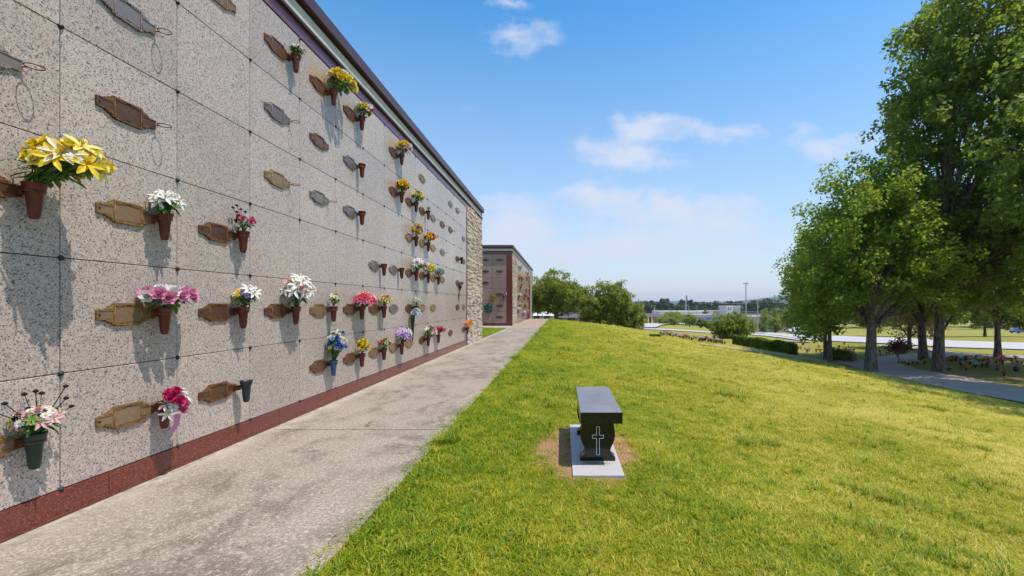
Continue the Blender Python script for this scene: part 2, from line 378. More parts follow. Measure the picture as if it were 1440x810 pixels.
def grid_obj(name, xs, ys, m, zoff=0.0):
    X, Y = np.meshgrid(xs, ys); Z = terrain(X, Y) + zoff
    V = np.stack([X.ravel(), Y.ravel(), Z.ravel()], 1); nx = len(xs); ny = len(ys)
    i = (np.arange(ny-1)[:,None]*nx + np.arange(nx-1)[None,:]).ravel()
    return npmesh(name, V, np.stack([i, i+1, i+1+nx, i+nx], 1), m, True)
gx_ = np.concatenate([-np.geomspace(5000, 12, 26), np.arange(-11, -3.5, .75), np.arange(-3.5, 26, .4), np.geomspace(26, 5000, 40)])
gy_ = np.concatenate([[-300,-100,-40,-20,-10], np.arange(-6, 70, .4), np.geomspace(70, 6500, 70)])
# the path and the building stand on it: push the sheet down under them
me = grid_obj('ground', gx_, gy_, M_ground)
co = np.empty(len(me.vertices)*3, dtype=np.float32); me.vertices.foreach_get('co', co); co = co.reshape(-1,3)
under = (co[:,0] > -30) & (co[:,0] < -1.31) & (co[:,1] < 45.5) & (co[:,1] > -30); co[under,2] -= .06
me.vertices.foreach_set('co', co.ravel()); me.update()
tag(link('ground', me), kind='structure')
def ribbon(name, top, bot, m, n=40, rows=6, lift=.03):
    """road surface between two edges, each given as points on the ground"""
    def resample(pl, t):
        pl = np.array(pl); d = np.r_[0, np.cumsum(np.hypot(*np.diff(pl, axis=0).T))]; d /= d[-1]
        return np.stack([np.interp(t, d, pl[:,0]), np.interp(t, d, pl[:,1])], 1)
    t = np.linspace(0, 1, n); A = np.array([on_ground(*q) for q in resample(top, t)]); B = np.array([on_ground(*q) for q in resample(bot, t)])
    V = []
    for j in range(rows+1):
        P = A*(1-j/rows) + B*j/rows; V.append(np.c_[P, terrain(P[:,0], P[:,1]) + lift + P[:,1]*.0008])
    V = np.concatenate(V); i = (np.arange(rows)[:,None]*n + np.arange(n-1)[None,:]).ravel()
    return tag(link(name, npmesh(name, V, np.stack([i, i+1, i+1+n, i+n], 1), m, True)), kind='structure')
M_lot = mat('pale_concrete', noisy(3,.1), (.46,.43,.41), .85)
M_dirt = mat('dirt_drive', noisy(6,.25), (.36,.27,.20), .95)
ribbon('drive', [(1172,508.5),(1225,507.5),(1262,511),(1290,520.5),(1330,526.5),(1380,535),(1440,547),(1560,568)], [(1172,511.5),(1190,514.5),(1225,525),(1250,531),(1300,541),(1360,553),(1440,568),(1560,592)], M_asph, 60, 8)
ribbon('drive_branch', [(1222,504.5),(1240,502.5),(1262,500),(1300,497.5),(1340,496.5),(1400,500),(1560,505)], [(1222,508.5),(1262,510.5),(1300,506),(1350,503.5),(1400,503.8),(1560,510)], M_asph, 50, 4, .042)
ribbon('drive_loop', [(1236,486.0),(1270,487),(1300,489.5),(1345,496)], [(1236,488),(1270,489.6),(1300,493.5),(1338,499)], M_asph, 40, 3, .035)
ribbon('dirt_lane', [(985,483.6),(1028,488.8),(1070,494.5),(1113,501.2),(1150,506.5),(1176,508.4)], [(985,485.2),(1028,491),(1070,497),(1113,504),(1150,509.6),(1176,511.6)], M_dirt, 50, 3, .03)
ribbon('main_road', [(1064,467.6),(1100,469.6),(1135,471.6),(1200,473.8),(1260,476),(1340,480),(1440,483),(1560,486)], [(1064,468.6),(1100,473.2),(1135,479),(1200,482),(1260,484.5),(1340,489.5),(1440,492.5),(1560,496)], M_lot, 60, 10, .05)
ribbon('side_path', [(1054,468.6),(1080,471),(1110,475.4),(1128,479)], [(1054,471.2),(1080,473.4),(1110,477.6),(1128,480.4)], M_lot, 40, 3, .06)
ribbon('lower_path', [(1055,478.4),(1095,479.6),(1140,481)], [(1055,479.6),(1095,481),(1140,482.6)], M_dirt, 30, 3, .05)
ribbon('far_kerb', [(893,461.8),(905,462),(940,463.2),(975,465.4),(1018,468.4)], [(893,463.4),(905,463.6),(940,465),(975,467.2),(1018,470)], M_lot, 50, 3, .05)
ribbon('far_drive', [(905,456.2),(915,455.6),(930,455),(950,454.9),(965,456)], [(905,462.2),(922,462.2),(932,457.8),(950,456.6),(965,457.2)], M_lot, 50, 5, .25)

# path
pb = MB(); js = [-3.0,1.5,5.0,8.5,12.0,15.5,19.0,22.5,26.65,30.2,33.8,37.4,41.0,44.6]
for a, b in zip(js[:-1], js[1:]): pb.box(-3.18, -1.25, a+.011, b-.011, -.12, 0)
pb.box(-3.24, -3.186, -3, 44.6, -.12, -.006, 1)
pb.box(-3.2, -1.3, -3, 44.6, -.13, -.02, 2)
pb.box(-10, -3.246, 27.0, 29.7, -.12, -.004, 1)
tag(pb.build('path', [M_conc, M_mortar, M_gap], bevel=.004), kind='structure')

# ------------------------------------------------------------------ mausoleum
WX = -3.25; Y0 = 2.950; CW = .8965; Z0 = .175; RH = .7505
def rosette_mesh():
    b = MB()
    prof = [(.0185,0),(.0185,.005),(.015,.011),(.009,.013),(.008,.017),(.0001,.018)]
    n = 10; vs = [(z, r*math.cos(2*math.pi*k/n), r*math.sin(2*math.pi*k/n)) for r, z in prof for k in range(n)]
    b.add(vs, [(i*n+k, i*n+(k+1)%n, (i+1)*n+(k+1)%n, (i+1)*n+k) for i in range(len(prof)-1) for k in range(n)])
    return b.mesh('rosette', M_rosette, True)
ROS = rosette_mesh()
def bevel_panel(w, h, t=.03, g=.0028, bv=.003):      # front face +X, centred on y/z
    b = MB(); a, c = w/2-g, h/2-g
    vs = [(-t,-a,-c),(-t,a,-c),(-t,a,c),(-t,-a,c),(-bv,-a,-c),(-bv,a,-c),(-bv,a,c),(-bv,-a,c),(0,-a+bv,-c+bv),(0,a-bv,-c+bv),(0,a-bv,c-bv),(0,-a+bv,c-bv)]
    fs = [(0,1,5,4),(1,2,6,5),(2,3,7,6),(3,0,4,7),(4,5,9,8),(5,6,10,9),(6,7,11,10),(7,4,8,11),(8,9,10,11)]
    return b.add(vs, fs)
PANEL = bevel_panel(CW, RH).mesh('crypt_panel', M_granite)
def stone_pier(parent, x, y0, y1, z0, z1, seed, facing='x', depth=.05):
    rn = random.Random(seed); b = MB(); z = z0
    while z < z1-.01:
        h = rn.choice([.035,.045,.055,.07,.09]); h = min(h, z1-z); y = y0
        while y < y1-.01:
            L = rn.uniform(.14,.5)
            if y+L > y1-.1: L = y1-y
            d = rn.uniform(.0,.035)
            j = rn.uniform(-.004,.004)
            if facing == 'x': b.box(x-depth, x+.012+d, y+.003, y+L-.003, z+.002, z+h-.003+j*0)
            else: b.box(y+.003, y+L-.003, x-.012-d, x+depth, z+.002, z+h-.003)
            y += L
        z += h
    return b.build('stone_pier', M_stone, parent, bevel=.006)
def roof_parts(parent, x, y0, y1, back, front=False):
    """stepped eave seen along the wall: trim, pale band, dark strip coloured as eave shade, outer metal fascia"""
    f = MB(); f.box(x-.02, x+.006, y0, y1, 4.690, 4.845); f.build('frieze', M_frieze, parent)
    t = MB(); t.box(back, x+.045, y0-.02, y1+.01, 4.845, 4.885); t.box(back, x+.022, y0, y1, 5.045, 5.100); t.build('eave_trim_and_shade', M_trim, parent)  # upper box: dark strip standing in for shade below the fascia
    p = MB(); p.box(back+.02, x+.030, y0, y1+.004, 4.885, 5.045); p.build('eave_band', M_band, parent)
    r = MB(); r.box(back-.1, x+.095, y0-.1, y1+.08, 5.100, 5.262); r.box(back, x+.05, y0, y1, 5.262, 5.285)
    r.build('roof', M_fascia, parent, bevel=.006)
mau = empty('mausoleum', (WX, 2.0, 0), 'long speckled granite mausoleum wall along the path with rows of crypt fronts', 'building')
def child(o, parent):                                  # parent keeping the world placement
    o.parent = parent; o.location = Vector(o.location) - parent.location; return o
holder = empty('tmp_holder')
def adopt(thing):
    for o in list(holder.children): o.parent = thing; o.location = Vector(o.location) - thing.location
NS = -5                                                # columns behind the camera
b = MB(); b.box(-13, WX-.03, Y0+NS*CW, 18.45, 0, 5.09); b.build('core_wall', M_gap, holder)
roof_parts(holder, WX, Y0+NS*CW, 18.45, -13)
# base course in lengths, thin dark joints
b = MB(); ys = [-1.6,.0,1.3,3.26,5.226,7.19,9.15,11.1,13.1,15.0,15.50]
for a, c in zip(ys[:-1], ys[1:]): b.box(WX-.03, WX+.008, a+.002, c-.002, -.05, Z0-.002)
b.build('base_course', M_red, holder, bevel=.002)
b = MB(); b.box(WX-.03, WX+.010, 15.503, 15.585, 0, 4.688); b.build('corner_trim', M_frieze, holder)
stone_pier(holder, WX-.005, 15.59, 18.46, -.02, 4.84, 3)
b = MB()
for c in range(NS, -1): b.box(WX-.03, WX, Y0+c*CW+.002, Y0+(c+1)*CW-.002, Z0, Z0+6*RH)
b.build('side_wall', M_granite, holder)
for c in range(-1, 14):
    for r in range(6):
        p = link('crypt_panel', PANEL, holder, (WX, Y0+(c+.5)*CW, Z0+(r+.5)*RH))
        q = link('rosette', ROS, p, (0, -CW/2, -RH/2))
        if r == 5: link('rosette', ROS, p, (0, -CW/2, RH/2-.012))
adopt(mau)

# second mausoleum
mau2 = empty('mausoleum', (-7, 40, 0), 'smaller second mausoleum with red granite corner beyond the first one', 'building')
BY = 29.8; CW2 = .93
b = MB(); b.box(-13, WX-.03, BY+.03, 50, -.3, 5.09); b.build('core_wall', M_gap, holder)
roof_parts(holder, WX, BY-.02, 50.05, -13)
b = MB(); b.box(-13, WX-.36, BY-.012, BY+.03, 4.69, 4.845); b.box(-13.0, WX+.03, BY-.03, BY+.03, 4.885, 5.045, 1); b.build('front_band', [M_red, M_band], holder)
b = MB(); b.box(WX-.36, WX+.004, BY-.014, BY+.2, -.05, 4.845); b.build('corner_column', M_red, holder, bevel=.003)
b = MB(); b.box(-13, WX-.362, BY-.012, BY+.03, -.05, Z0-.002); b.build('base_course', M_red, holder)
PANEL2 = MB(); PANEL2.box(-CW2/2+.006, CW2/2-.006, 0, .03, -RH/2+.006, RH/2-.006); PANEL2 = PANEL2.mesh('crypt_panel', M_gran2); PANEL3 = bevel_panel(.888, RH).mesh('crypt_panel', M_gran2)
for c in range(0, 3):
    for r in range(6): link('crypt_panel', PANEL2, holder, (WX-.362-(c+.5)*CW2, BY, Z0+(r+.5)*RH))
b = MB(); b.box(-13, WX-.364-3*CW2, BY, BY+.03, Z0, 4.688); b.build('front_wall', M_gran2, holder)
stone_pier(holder, WX-.01, BY+.2, 33.0, -.05, 4.84, 11)
for c in range(13):
    for r in range(6): link('crypt_panel', PANEL3, holder, (WX, 33.05+(c+.5)*.888, Z0+(r+.5)*RH))
b = MB(); b.box(WX-.03, WX+.008, 33.0, 44.6, -.05, Z0-.002); b.build('base_course', M_red, holder)
b = MB(); b.box(WX-.03, WX+.03, 44.6, 46.4, -.2, 4.84); b.build('granite_column', M_red, holder)
stone_pier(holder, WX+.03, 46.4, 50.0, -.4, 4.84, 12)
adopt(mau2)

# ------------------------------------------------------------------ plaques
def ell(cx, cy, rx, ry, n=12): return [(cx+rx*math.cos(2*math.pi*k/n), cy+ry*math.sin(2*math.pi*k/n)) for k in range(n)]
def frame_strip(b, pts, wdt, h0, h1):                  # raised closed rim following a polyline in y/z
    n = len(pts)
    for i in range(n):
        a = Vector(pts[i]); c = Vector(pts[(i+1) % n]); d = (c-a)
        if d.length < 1e-5: continue
        d.normalize(); q = Vector((-d.y, d.x))*wdt/2; a2 = a - d*wdt/2; c2 = c + d*wdt/2
        b.prism([tuple(a2+q), tuple(c2+q), tuple(c2-q), tuple(a2-q)], h0, h1 + .0002*(i % 3), 'x')
half = [(.232,.034),(.205,.040),(.182,.036),(.172,.050),(.155,.047),(.146,.063),(.128,.062),(.120,.077),(.100,.083)]
outline = half + [(-a,b_) for a,b_ in reversed(half)] + [(-a,-b_) for a,b_ in half] + [(a,-b_) for a,b_ in reversed(half)]
def plaque_meshes(mf, mp, mr_):
    b = MB(); b.prism(outline, .002, .010, 'x'); me_plate = b.mesh('plate', mf)
    b = MB()
    frame_strip(b, [(-.103,-.075),(.103,-.075),(.103,.075),(-.103,.075)], .008, .010, .0175)
    for s in (-1, 1):
        frame_strip(b, [(s*.108,-.032),(s*.226,-.032),(s*.226,.032),(s*.108,.032)], .006, .010, .0165)
        for t in (-1, 1):                               # scrolls between box and tab
            for k, (cy, cz, rr) in enumerate([(.124,.047,.013),(.146,.046,.010),(.163,.040,.008),(.115,.064,.008)]):
                b.prism([(s*y, t*z) for y, z in ell(cy, cz, rr, rr*.8, 8)], .010, .0185-.001*k, 'x')
            for k in range(4): b.prism([(s*(.028+.018*k)+q, t*.063+w_) for q, w_ in ell(0, 0, .0075, .005, 7)], .0125, .0165+.0007*k, 'x')
    me_rim = b.mesh('border', mr_)
    b = MB(); b.prism([(-.224,-.027),(-.103,-.027),(-.098,-.055),(.098,-.055),(.103,-.027),(.224,-.027),(.224,.027),(.103,.027),(.098,.055),(-.098,.055),(-.103,.027),(-.224,.027)], .0101, .0125, 'x')
    me_pan = b.mesh('name_panel', mp)
    b = MB(); b.prism(ell(-.212, 0, .008, .008, 10), .0125, .017, 'x'); me_s = b.mesh('screw', M_rosette)
    return me_plate, me_rim, me_pan, me_s
PL = {'g': plaque_meshes(M_gold, M_pgold, M_rimg), 'b': plaque_meshes(M_brown, M_pbrown, M_rimb), 's': plaque_meshes(M_grey, M_pgrey, M_rims)}
rb = MB(); nn = 22
rb.tube([(.012,.228,0),(.040,.232,0)], .006, 6)
ring = [(.082+.044*math.cos(2*math.pi*k/nn), .232+.044*math.sin(2*math.pi*k/nn), 0) for k in range(nn+1)]
rb.tube(ring, .0036, 6, cap=False)
RING = {'g': rb.mesh('vase_ring', M_brown, True)}
ab = MB(); ab.box(.008,.060,.190,.236,-.022,.022); ab.tube(ring, .0075, 8, cap=False); ARM = ab.mesh('vase_bracket', M_brown)
def plaque(loc, metal, label, ring_, rotz=0, group='bronze name plaques on the crypt fronts'):
    t = empty('plaque', loc, label, 'plaque', group); t.rotation_euler = (0,0,rotz)
    for nm, me_ in zip(('plate','border','name_panel','screw'), PL[metal]): link(nm, me_, t)
    if ring_ == 'ring': link('vase_ring', RING['g'], t)
    if ring_ == 'vase': link('vase_bracket', ARM, t)
    return t
def vase_mesh(m):
    b = MB(); b.lathe([(.0001,-.165),(.016,-.165),(.024,-.158),(.030,-.13),(.041,.0),(.043,.006),(.050,.008),(.056,.045),(.058,.05),(.053,.05),(.048,.01),(.036,-.02),(.0001,-.03)], n=18); return b.mesh('vase', m, True)
VM = {'red': vase_mesh(M_vase), 'green': vase_mesh(M_vgreen), 'black': vase_mesh(M_vblack), 'blue': vase_mesh(M_vblue)}
def vase(loc, colr, label, group='vases on the crypt fronts'):
    o = link('vase', VM[colr], None, loc); return tag(o, label, 'vase', group)

# ------------------------------------------------------------------ artificial flowers
def patch(b, base, d, side, up, L, w, curl, cup, mi=0, n=3):
    """one petal: a curved strip growing along d, curling towards up"""
    rows = []
    prof = [.45, .95, 1.0, .25]
    for i in range(n+1):
        t = i/n; c = base + d*(L*t) + up*(curl*L*t*t)
        ww = w*np.interp(t, [0,.4,.75,1], prof)*.5
        rows += [c - side*ww + up*cup*ww, c, c + side*ww + up*cup*ww]
    fs = []
    for i in range(n):
        for j in range(2): a = i*3+j; fs.append((a, a+1, a+4, a+3))
    b.add(rows, fs, mi)
def flower_mesh(kind, c, c2='yellow', seed=1):
    rn = random.Random(seed); b = MB(); Z = Vector((0,0,1))
    def ringp(n, tilt, L, w, curl, cup, z=0, r0=.05, mi=0, ph=0):
        for k in range(n):
            a = 2*math.pi*(k+ph)/n + rn.uniform(-.12,.12); h = Vector((math.cos(a), math.sin(a), 0)); tl = tilt + rn.uniform(-.12,.12)
            d = (h*math.cos(tl) + Z*math.sin(tl)).normalized(); up = (Z*math.cos(tl) - h*math.sin(tl)).normalized()
            patch(b, h*r0 + Z*z, d, h.cross(Z), up, L*rn.uniform(.88,1.08), w, curl, cup, mi)
    if kind == 'rose':
        ringp(6, .25, 1.0, .95, .25, .35); ringp(5, .65, .85, .85, .35, .4, .08, .04, 0, .5); ringp(5, 1.0, .7, .6, .25, .5, .12, .03); ringp(3, 1.3, .6, .4, .2, .6, .15, .02, 0, .3)
    elif kind == 'lily':
        ringp(3, .45, 1.25, .5, -.35, .35); ringp(3, .5, 1.2, .42, -.35, .35, .03, .05, 0, .5)
        for k in range(5):
            a = k*1.256; b.tube([(0,0,.1),(.15*math.cos(a),.15*math.sin(a),.65)], .035, 4, 1)
    elif kind == 'daisy':
        ringp(11, .12, 1.0, .36, -.1, .15); b.lathe([(.26,.05),(.24,.16),(.12,.22),(.001,.23)], n=8, mi=1)
    else:                                              # ruffled ball
        for k in range(34):
            z = 1 - 1.75*(k+.5)/34; a = k*2.39996; rr = math.sqrt(max(0, 1-z*z)); h = Vector((rr*math.cos(a), rr*math.sin(a), z*.8+.1))
            d = (h + Vector((rn.uniform(-.5,.5), rn.uniform(-.5,.5), rn.uniform(-.1,.5)))).normalized(); sd = d.orthogonal().normalized()
            patch(b, h*.35, d, sd, d.cross(sd), .62, .5, .15, .3, 0, 2)
    return b.mesh('flower', [MATS['petal_'+c], MATS['petal_'+c2]])
FM = {}
def fmesh(kind, c, seed):
    k = (kind, c, seed % 3)
    if k not in FM: FM[k] = flower_mesh(kind, c, 'yellow' if c != 'yellow' else 'gold', hash(str(k)) % 99 if False else seed % 3 + len(c))
    return FM[k]
def leafblade(b, base, d, L, w, rn, mi=0):
    sd = d.cross(Vector((0,0,1)));
    if sd.length < .05: sd = Vector((1,0,0))
    sd.normalize(); up = sd.cross(d).normalized(); patch(b, base, d, sd, up, L, w, rn.uniform(-.5,.1), .25, mi)
def bouquet(loc, label, spec, seed, group='artificial bouquets on the crypt fronts'):
    """spec: centre offset, half sizes, list of (kind, colour, count, radius), leaves, leaf length"""
    off, siz, fl, nleaf, ll = spec; rn = random.Random(seed); t = empty('bouquet', loc, label, 'bouquet', group)
    off = Vector(off); tips = []
    items = [(k, c, r) for (k, c, n, r) in fl for _ in range(n)]; rn.shuffle(items)
    for i, (k, c, r) in enumerate(items):
        ga = i*2.39996+seed; q = (i+.5)/len(items); zz = 1-1.25*q; rr = math.sqrt(max(0, 1-zz*zz))
        e = .9 + rn.uniform(-.1,.1)
        d = Vector((rr*math.cos(ga), rr*math.sin(ga), zz))
        p = off + Vector((d.x*siz[0]*e, d.y*siz[1]*e, d.z*siz[2]*e))
        p.x = max(p.x, -.055+r*.3)
        o = link('flower', fmesh(k, c, i), t, p); o.scale = (r*1.02,)*3
        dd = (d + Vector((.35, -.25, .35))).normalized()
        o.rotation_euler = dd.to_track_quat('Z', 'Y').to_euler(); tips.append(p)
    b = MB()
    for p in tips: b.tube([(rn.uniform(-.02,.02), rn.uniform(-.02,.02), -.02), tuple(Vector(p)*.5 + Vector((0,0,.01))), tuple(Vector(p)*.98)], .0028, 4)
    for i in range(nleaf):
        a = rn.uniform(0, 6.28); el = rn.uniform(-.35, 1.1); d = Vector((math.cos(a)*math.cos(el), math.sin(a)*math.cos(el), math.sin(el)))
        q = rn.uniform(.15,.85)
        base = off*rn.uniform(.35,1) + Vector((d.x*siz[0], d.y*siz[1], d.z*siz[2]))*q*.85; base.x = max(base.x, -.06)
        if base.x + d.x*ll < -.078: d.x = abs(d.x)
        leafblade(b, base, (d + Vector((0,0,-.2))).normalized(), ll*rn.uniform(.6,1.2), ll*.42, rn)
    b.build('foliage', M_leafs, t)
    return t
# ------------------------------------------------------------------ what hangs where: column, row, metal, holder, vase colour, bouquet
def S(dx, dy, dz, rx, ry, rz, fl, nl=40, ll=.06): return ((dx,dy,dz), (rx,ry,rz), fl, nl, ll)
small = lambda fl, nl=26: S(.01,0,.07,.075,.08,.06, fl, nl, .05)
B = {
 (-1,2): ('red','big yellow and white lily bouquet', S(.17,.03,.13,.17,.16,.12,[('lily','cream',3,.075),('lily','lemon',7,.07),('lily','yellow',6,.07),('rose','yellow',12,.05),('daisy','white',5,.035),('daisy','yellow',7,.04),('rose','lemon',5,.045)],120,.08)),
 (-1,0): ('green','sparse bouquet of pale pink blossoms and thin twigs', S(.02,0,.09,.10,.11,.07,[('lily','blush',9,.036),('daisy','white',7,.024),('rose','blush',4,.026),('lily','green',5,.03),('ball','dark',3,.02)],60,.055)),
 (0,2): ('red','white and red poinsettia bouquet', S(.02,0,.09,.09,.10,.07,[('lily','white',8,.055),('daisy','rose',4,.03),('ball','cream',3,.025)],55,.08)),
 (0,1): ('red','wide low dome of pink and white roses', S(.03,0,.09,.13,.20,.055,[('rose','pink',12,.058),('rose','white',8,.055)],50,.09)),
 (0,0): ('red','trailing red and white bouquet with pink ribbon', S(.07,.03,-.05,.065,.075,.15,[('rose','magenta',6,.05),('lily','white',7,.05),('daisy','white',4,.035),('rose','rose',3,.035)],70,.06)),
 (1,2): ('red','spindly dusty pink bouquet with dry twigs', S(.02,0,.10,.07,.09,.06,[('rose','rose',5,.034),('ball','brown',2,.028),('ball','white',3,.022)],26,.06)),
 (1,1): ('red','white yellow and violet bouquet over dense greenery', S(.03,0,.12,.10,.11,.08,[('lily','white',4,.055),('daisy','purple',6,.032),('daisy','yellow',6,.03),('ball','lilac',3,.03)],150,.05)),
 (2,5): ('red','low tuft of white blossoms in greenery under the eave', S(.01,0,.07,.075,.09,.035,[('daisy','white',9,.022)],90,.05)),
 (2,1): ('red','tall white lily bouquet with blush roses', S(.05,-.03,.20,.12,.17,.15,[('lily','white',18,.075),('rose','blush',5,.055),('daisy','yellow',2,.04),('rose','white',5,.04)],70,.08)),
 (3,5): ('red','large spreading bouquet of yellow and white roses', S(.08,.10,.15,.14,.28,.13,[('rose','yellow',15,.055),('rose','lemon',5,.05),('rose','white',6,.05),('daisy','purple',5,.028),('ball','gold',2,.04)],110,.07)),
 (3,1): ('red','tiny bouquet of white tulips and cream leaves', S(.01,0,.10,.05,.06,.08,[('rose','white',3,.03),('ball','green',4,.03),('lily','cream',2,.04)],30,.06)),
 (3,0): ('blue','tall oval spray of blue yellow and white blossoms', S(.05,0,.22,.10,.15,.22,[('rose','blue',13,.036),('daisy','lemon',18,.03),('rose','white',10,.034),('ball','green',10,.03),('rose','paleblue',7,.032)],130,.05)),
 (4,5): ('red','mixed yellow white and magenta bouquet below the eave', S(.04,0,.12,.11,.14,.09,[('rose','yellow',4,.045),('rose','white',7,.045),('rose','magenta',4,.04),('daisy','green',4,.04)],60,.06)),
 (4,1): ('red','wide bouquet of crimson pink and white lilies', S(.06,.02,.09,.12,.22,.13,[('lily','rose',12,.06),('lily','white',8,.06),('lily','red',7,.055),('lily','pink',5,.055)],90,.07)),
 (4,0): ('red','small bouquet of bright yellow roses with white edge', S(.03,0,.12,.07,.09,.09,[('rose','yellow',7,.05),('daisy','white',4,.04)],60,.05)),
 (5,1): ('red','pale yellow and red dome bouquet', S(.03,0,.11,.09,.12,.08,[('rose','lemon',12,.045),('ball','rose',6,.03),('rose','cream',4,.04)],40,.05)),
 (5,0): ('red','green leaved bouquet with a few dull pink blossoms', S(.02,0,.10,.08,.12,.08,[('rose','cream',5,.04),('rose','rose',3,.035),('ball','green',6,.035)],70,.06)),
 (6,5): ('red','bouquet of yellow white and peach roses at the eave', S(.05,.02,.14,.11,.18,.10,[('rose','yellow',8,.055),('rose','white',7,.05),('rose','blush',4,.045)],50,.06)),
 (6,4): ('red','golden yellow and scarlet bouquet', S(.03,0,.12,.09,.15,.10,[('rose','yellow',9,.055),('rose','gold',4,.045),('rose','red',5,.045)],60,.06)),
 (6,0): ('red','tall bouquet of lilac and white iris', S(.06,0,.18,.11,.17,.14,[('lily','lilac',15,.06),('lily','white',7,.055),('lily','purple',7,.055),('ball','green',4,.04)],80,.07)),
 (7,4): ('red','loose pale yellow bouquet with turquoise bow', S(.04,.03,.13,.09,.19,.12,[('rose','lemon',8,.05),('rose','yellow',4,.05),('ball','paleblue',3,.04),('ball','teal',2,.04)],60,.07)),
 (7,3): ('red','yellow bouquet over dark purple blossoms', S(.03,0,.14,.08,.12,.13,[('rose','yellow',10,.055),('rose','purple',5,.045),('daisy','yellow',3,.04)],30,.05)),
 (7,2): ('red','large speckled bouquet of white and crimson carnations', S(.06,.10,.16,.12,.30,.14,[('ball','white',22,.045),('ball','rose',12,.032),('lily','white',6,.06)],60,.06)),
 (7,1): ('red','small white bouquet with green buds', S(.02,0,.09,.07,.11,.07,[('rose','white',7,.04),('ball','green',4,.035)],50,.05)),
 (8,4): ('red','few wilted sprigs', S(.0,0,.06,.04,.06,.03,[('ball','green',4,.022)],12,.04)),
 (8,3): ('red','orange gold and red bouquet', S(.04,.04,.12,.10,.18,.10,[('rose','gold',6,.05),('rose','red',4,.045),('rose','orange',5,.05),('rose','yellow',4,.045)],40,.06)),
 (8,2): ('red','lemon yellow bouquet beside the speckled carnations', S(.04,0,.12,.10,.19,.11,[('rose','lemon',9,.055),('rose','yellow',5,.05),('daisy','white',4,.04)],60,.06)),
 (8,0): ('red','bouquet of pink lilies and pale green leaves', S(.05,.05,.13,.11,.25,.13,[('lily','pink',6,.06),('ball','green',8,.05),('rose','blush',5,.05),('lily','white',4,.06)],120,.08)),
 (9,2): ('red','teal and apricot bouquet', S(.03,.03,.11,.09,.17,.09,[('lily','teal',7,.06),('rose','orange',4,.04),('rose','silver',4,.045)],60,.07)),
 (9,0): ('red','low dome of coral red roses', S(.04,.0,.12,.10,.20,.07,[('rose','rose',10,.055),('rose','red',5,.05),('rose','blush',4,.045)],40,.06)),
 (13,0): ('red','orange and white bouquet beside the stone pier', S(.06,.05,.12,.12,.22,.13,[('lily','orange',6,.07),('rose','gold',5,.055),('rose','white',6,.06)],40,.06)),
}
P = [(-1,3,'s','ring'),(-1,2,'b','vase'),(-1,0,'g','vase'),
 (0,4,'s','ring'),(0,3,'b','ring'),(0,2,'g','vase'),(0,1,'g','vase'),(0,0,'g','vase'),
 (1,5,'g',''),(1,2,'b','vase'),(1,1,'b','vase'),(1,0,'b','vase'),
 (2,5,'b','vase'),(2,4,'s','ring'),(2,3,'g','ring'),(2,1,'b','vase'),
 (3,5,'b','vase'),(3,4,'b',''),(3,3,'s','ring'),(3,1,'g','vase'),(3,0,'b','vase'),
 (4,5,'b','vase'),(4,4,'s','vase'),(4,3,'s','vase'),(4,1,'b','vase'),(4,0,'b','vase'),
 (5,2,'s','vase'),(5,1,'b','vase'),(5,0,'g','vase'),
 (6,5,'b','vase'),(6,4,'b','vase'),(6,2,'s','vase'),(6,1,'s',''),(6,0,'g','vase'),
 (7,4,'b','vase'),(7,3,'g','vase'),(7,2,'b','vase'),(7,1,'b','vase'),(7,0,'g',''),
 (8,5,'g',''),(8,4,'b','vase'),(8,3,'g','vase'),(8,2,'b','vase'),(8,1,'g',''),(8,0,'b','vase'),
 (9,4,'s','ring'),(9,3,'g',''),(9,2,'g','vase'),(9,1,'g',''),
 (10,4,'b','ring'),(10,3,'s','ring'),(10,2,'g',''),
 (11,5,'s',''),(11,4,'b','ring'),(11,0,'b',''),
 (12,5,'s','ring'),(12,3,'b','vase'),(12,2,'b',''),(12,1,'b',''),
 (13,4,'s',''),(13,3,'b',''),(13,1,'g',''),(13,0,'b','vase')]
ROWN = ['bottom row','second row from ground','third row from ground','fourth row from ground','fifth row from ground','top row']
ORD = ['first','second','third','fourth','fifth','sixth','seventh','eighth','ninth','tenth','eleventh','twelfth','thirteenth']
MET = {'g':'golden','b':'brown','s':'grey'}
rown = {r: sorted(c for c, rr, *_ in P if rr == r) for r in range(6)}
VD = {'red':'maroon','green':'dark green','blue':'blue','black':'black'}
for (c, r, metal, hold) in P:
    y = Y0+(c+.5)*CW; z = Z0+(r+.5)*RH; pos = ORD[rown[r].index(c)]
    vy, vx = y+.232, WX+.082
    if (c, r) in B:
        vc, txt, spec = B[(c, r)]; short = txt
        plaque((WX,y,z), metal, f'{MET[metal]} plaque left of the {short}', hold)
        vase((vx,vy,z), vc, f'{VD[vc]} vase holding the {short}')
        bouquet((vx,vy,z+.045), f'{txt} in {VD[vc]} wall vase', spec, c*7+r+3)
    elif hold == 'vase':
        vc = 'black' if (c, r) in ((1,0),(12,3)) else 'red'
        plaque((WX,y,z), metal, f'{MET[metal]} plaque with an empty vase, {pos} plaque of the {ROWN[r]}', hold)
        lx = vx + (.03 if (c, r) == (1,0) else 0)
        vase((lx,vy,z+(.02 if vc == 'black' else 0)), vc, f'empty {VD[vc]} vase right of the {pos} plaque in the {ROWN[r]}')
    else:
        st = 'with an empty vase ring' if hold == 'ring' else 'with no vase'
        plaque((WX,y,z), metal, f'{MET[metal]} plaque {st}, {pos} plaque of the {ROWN[r]}', hold)
y = Y0+9.5*CW; z = Z0+.5*RH; vc, txt, spec = B[(9,0)]
vase((WX+.082,y+.232,z), vc, f'{VD[vc]} vase holding the {txt}'); bouquet((WX+.082,y+.232,z+.045), f'{txt} in {VD[vc]} wall vase', spec, 66)
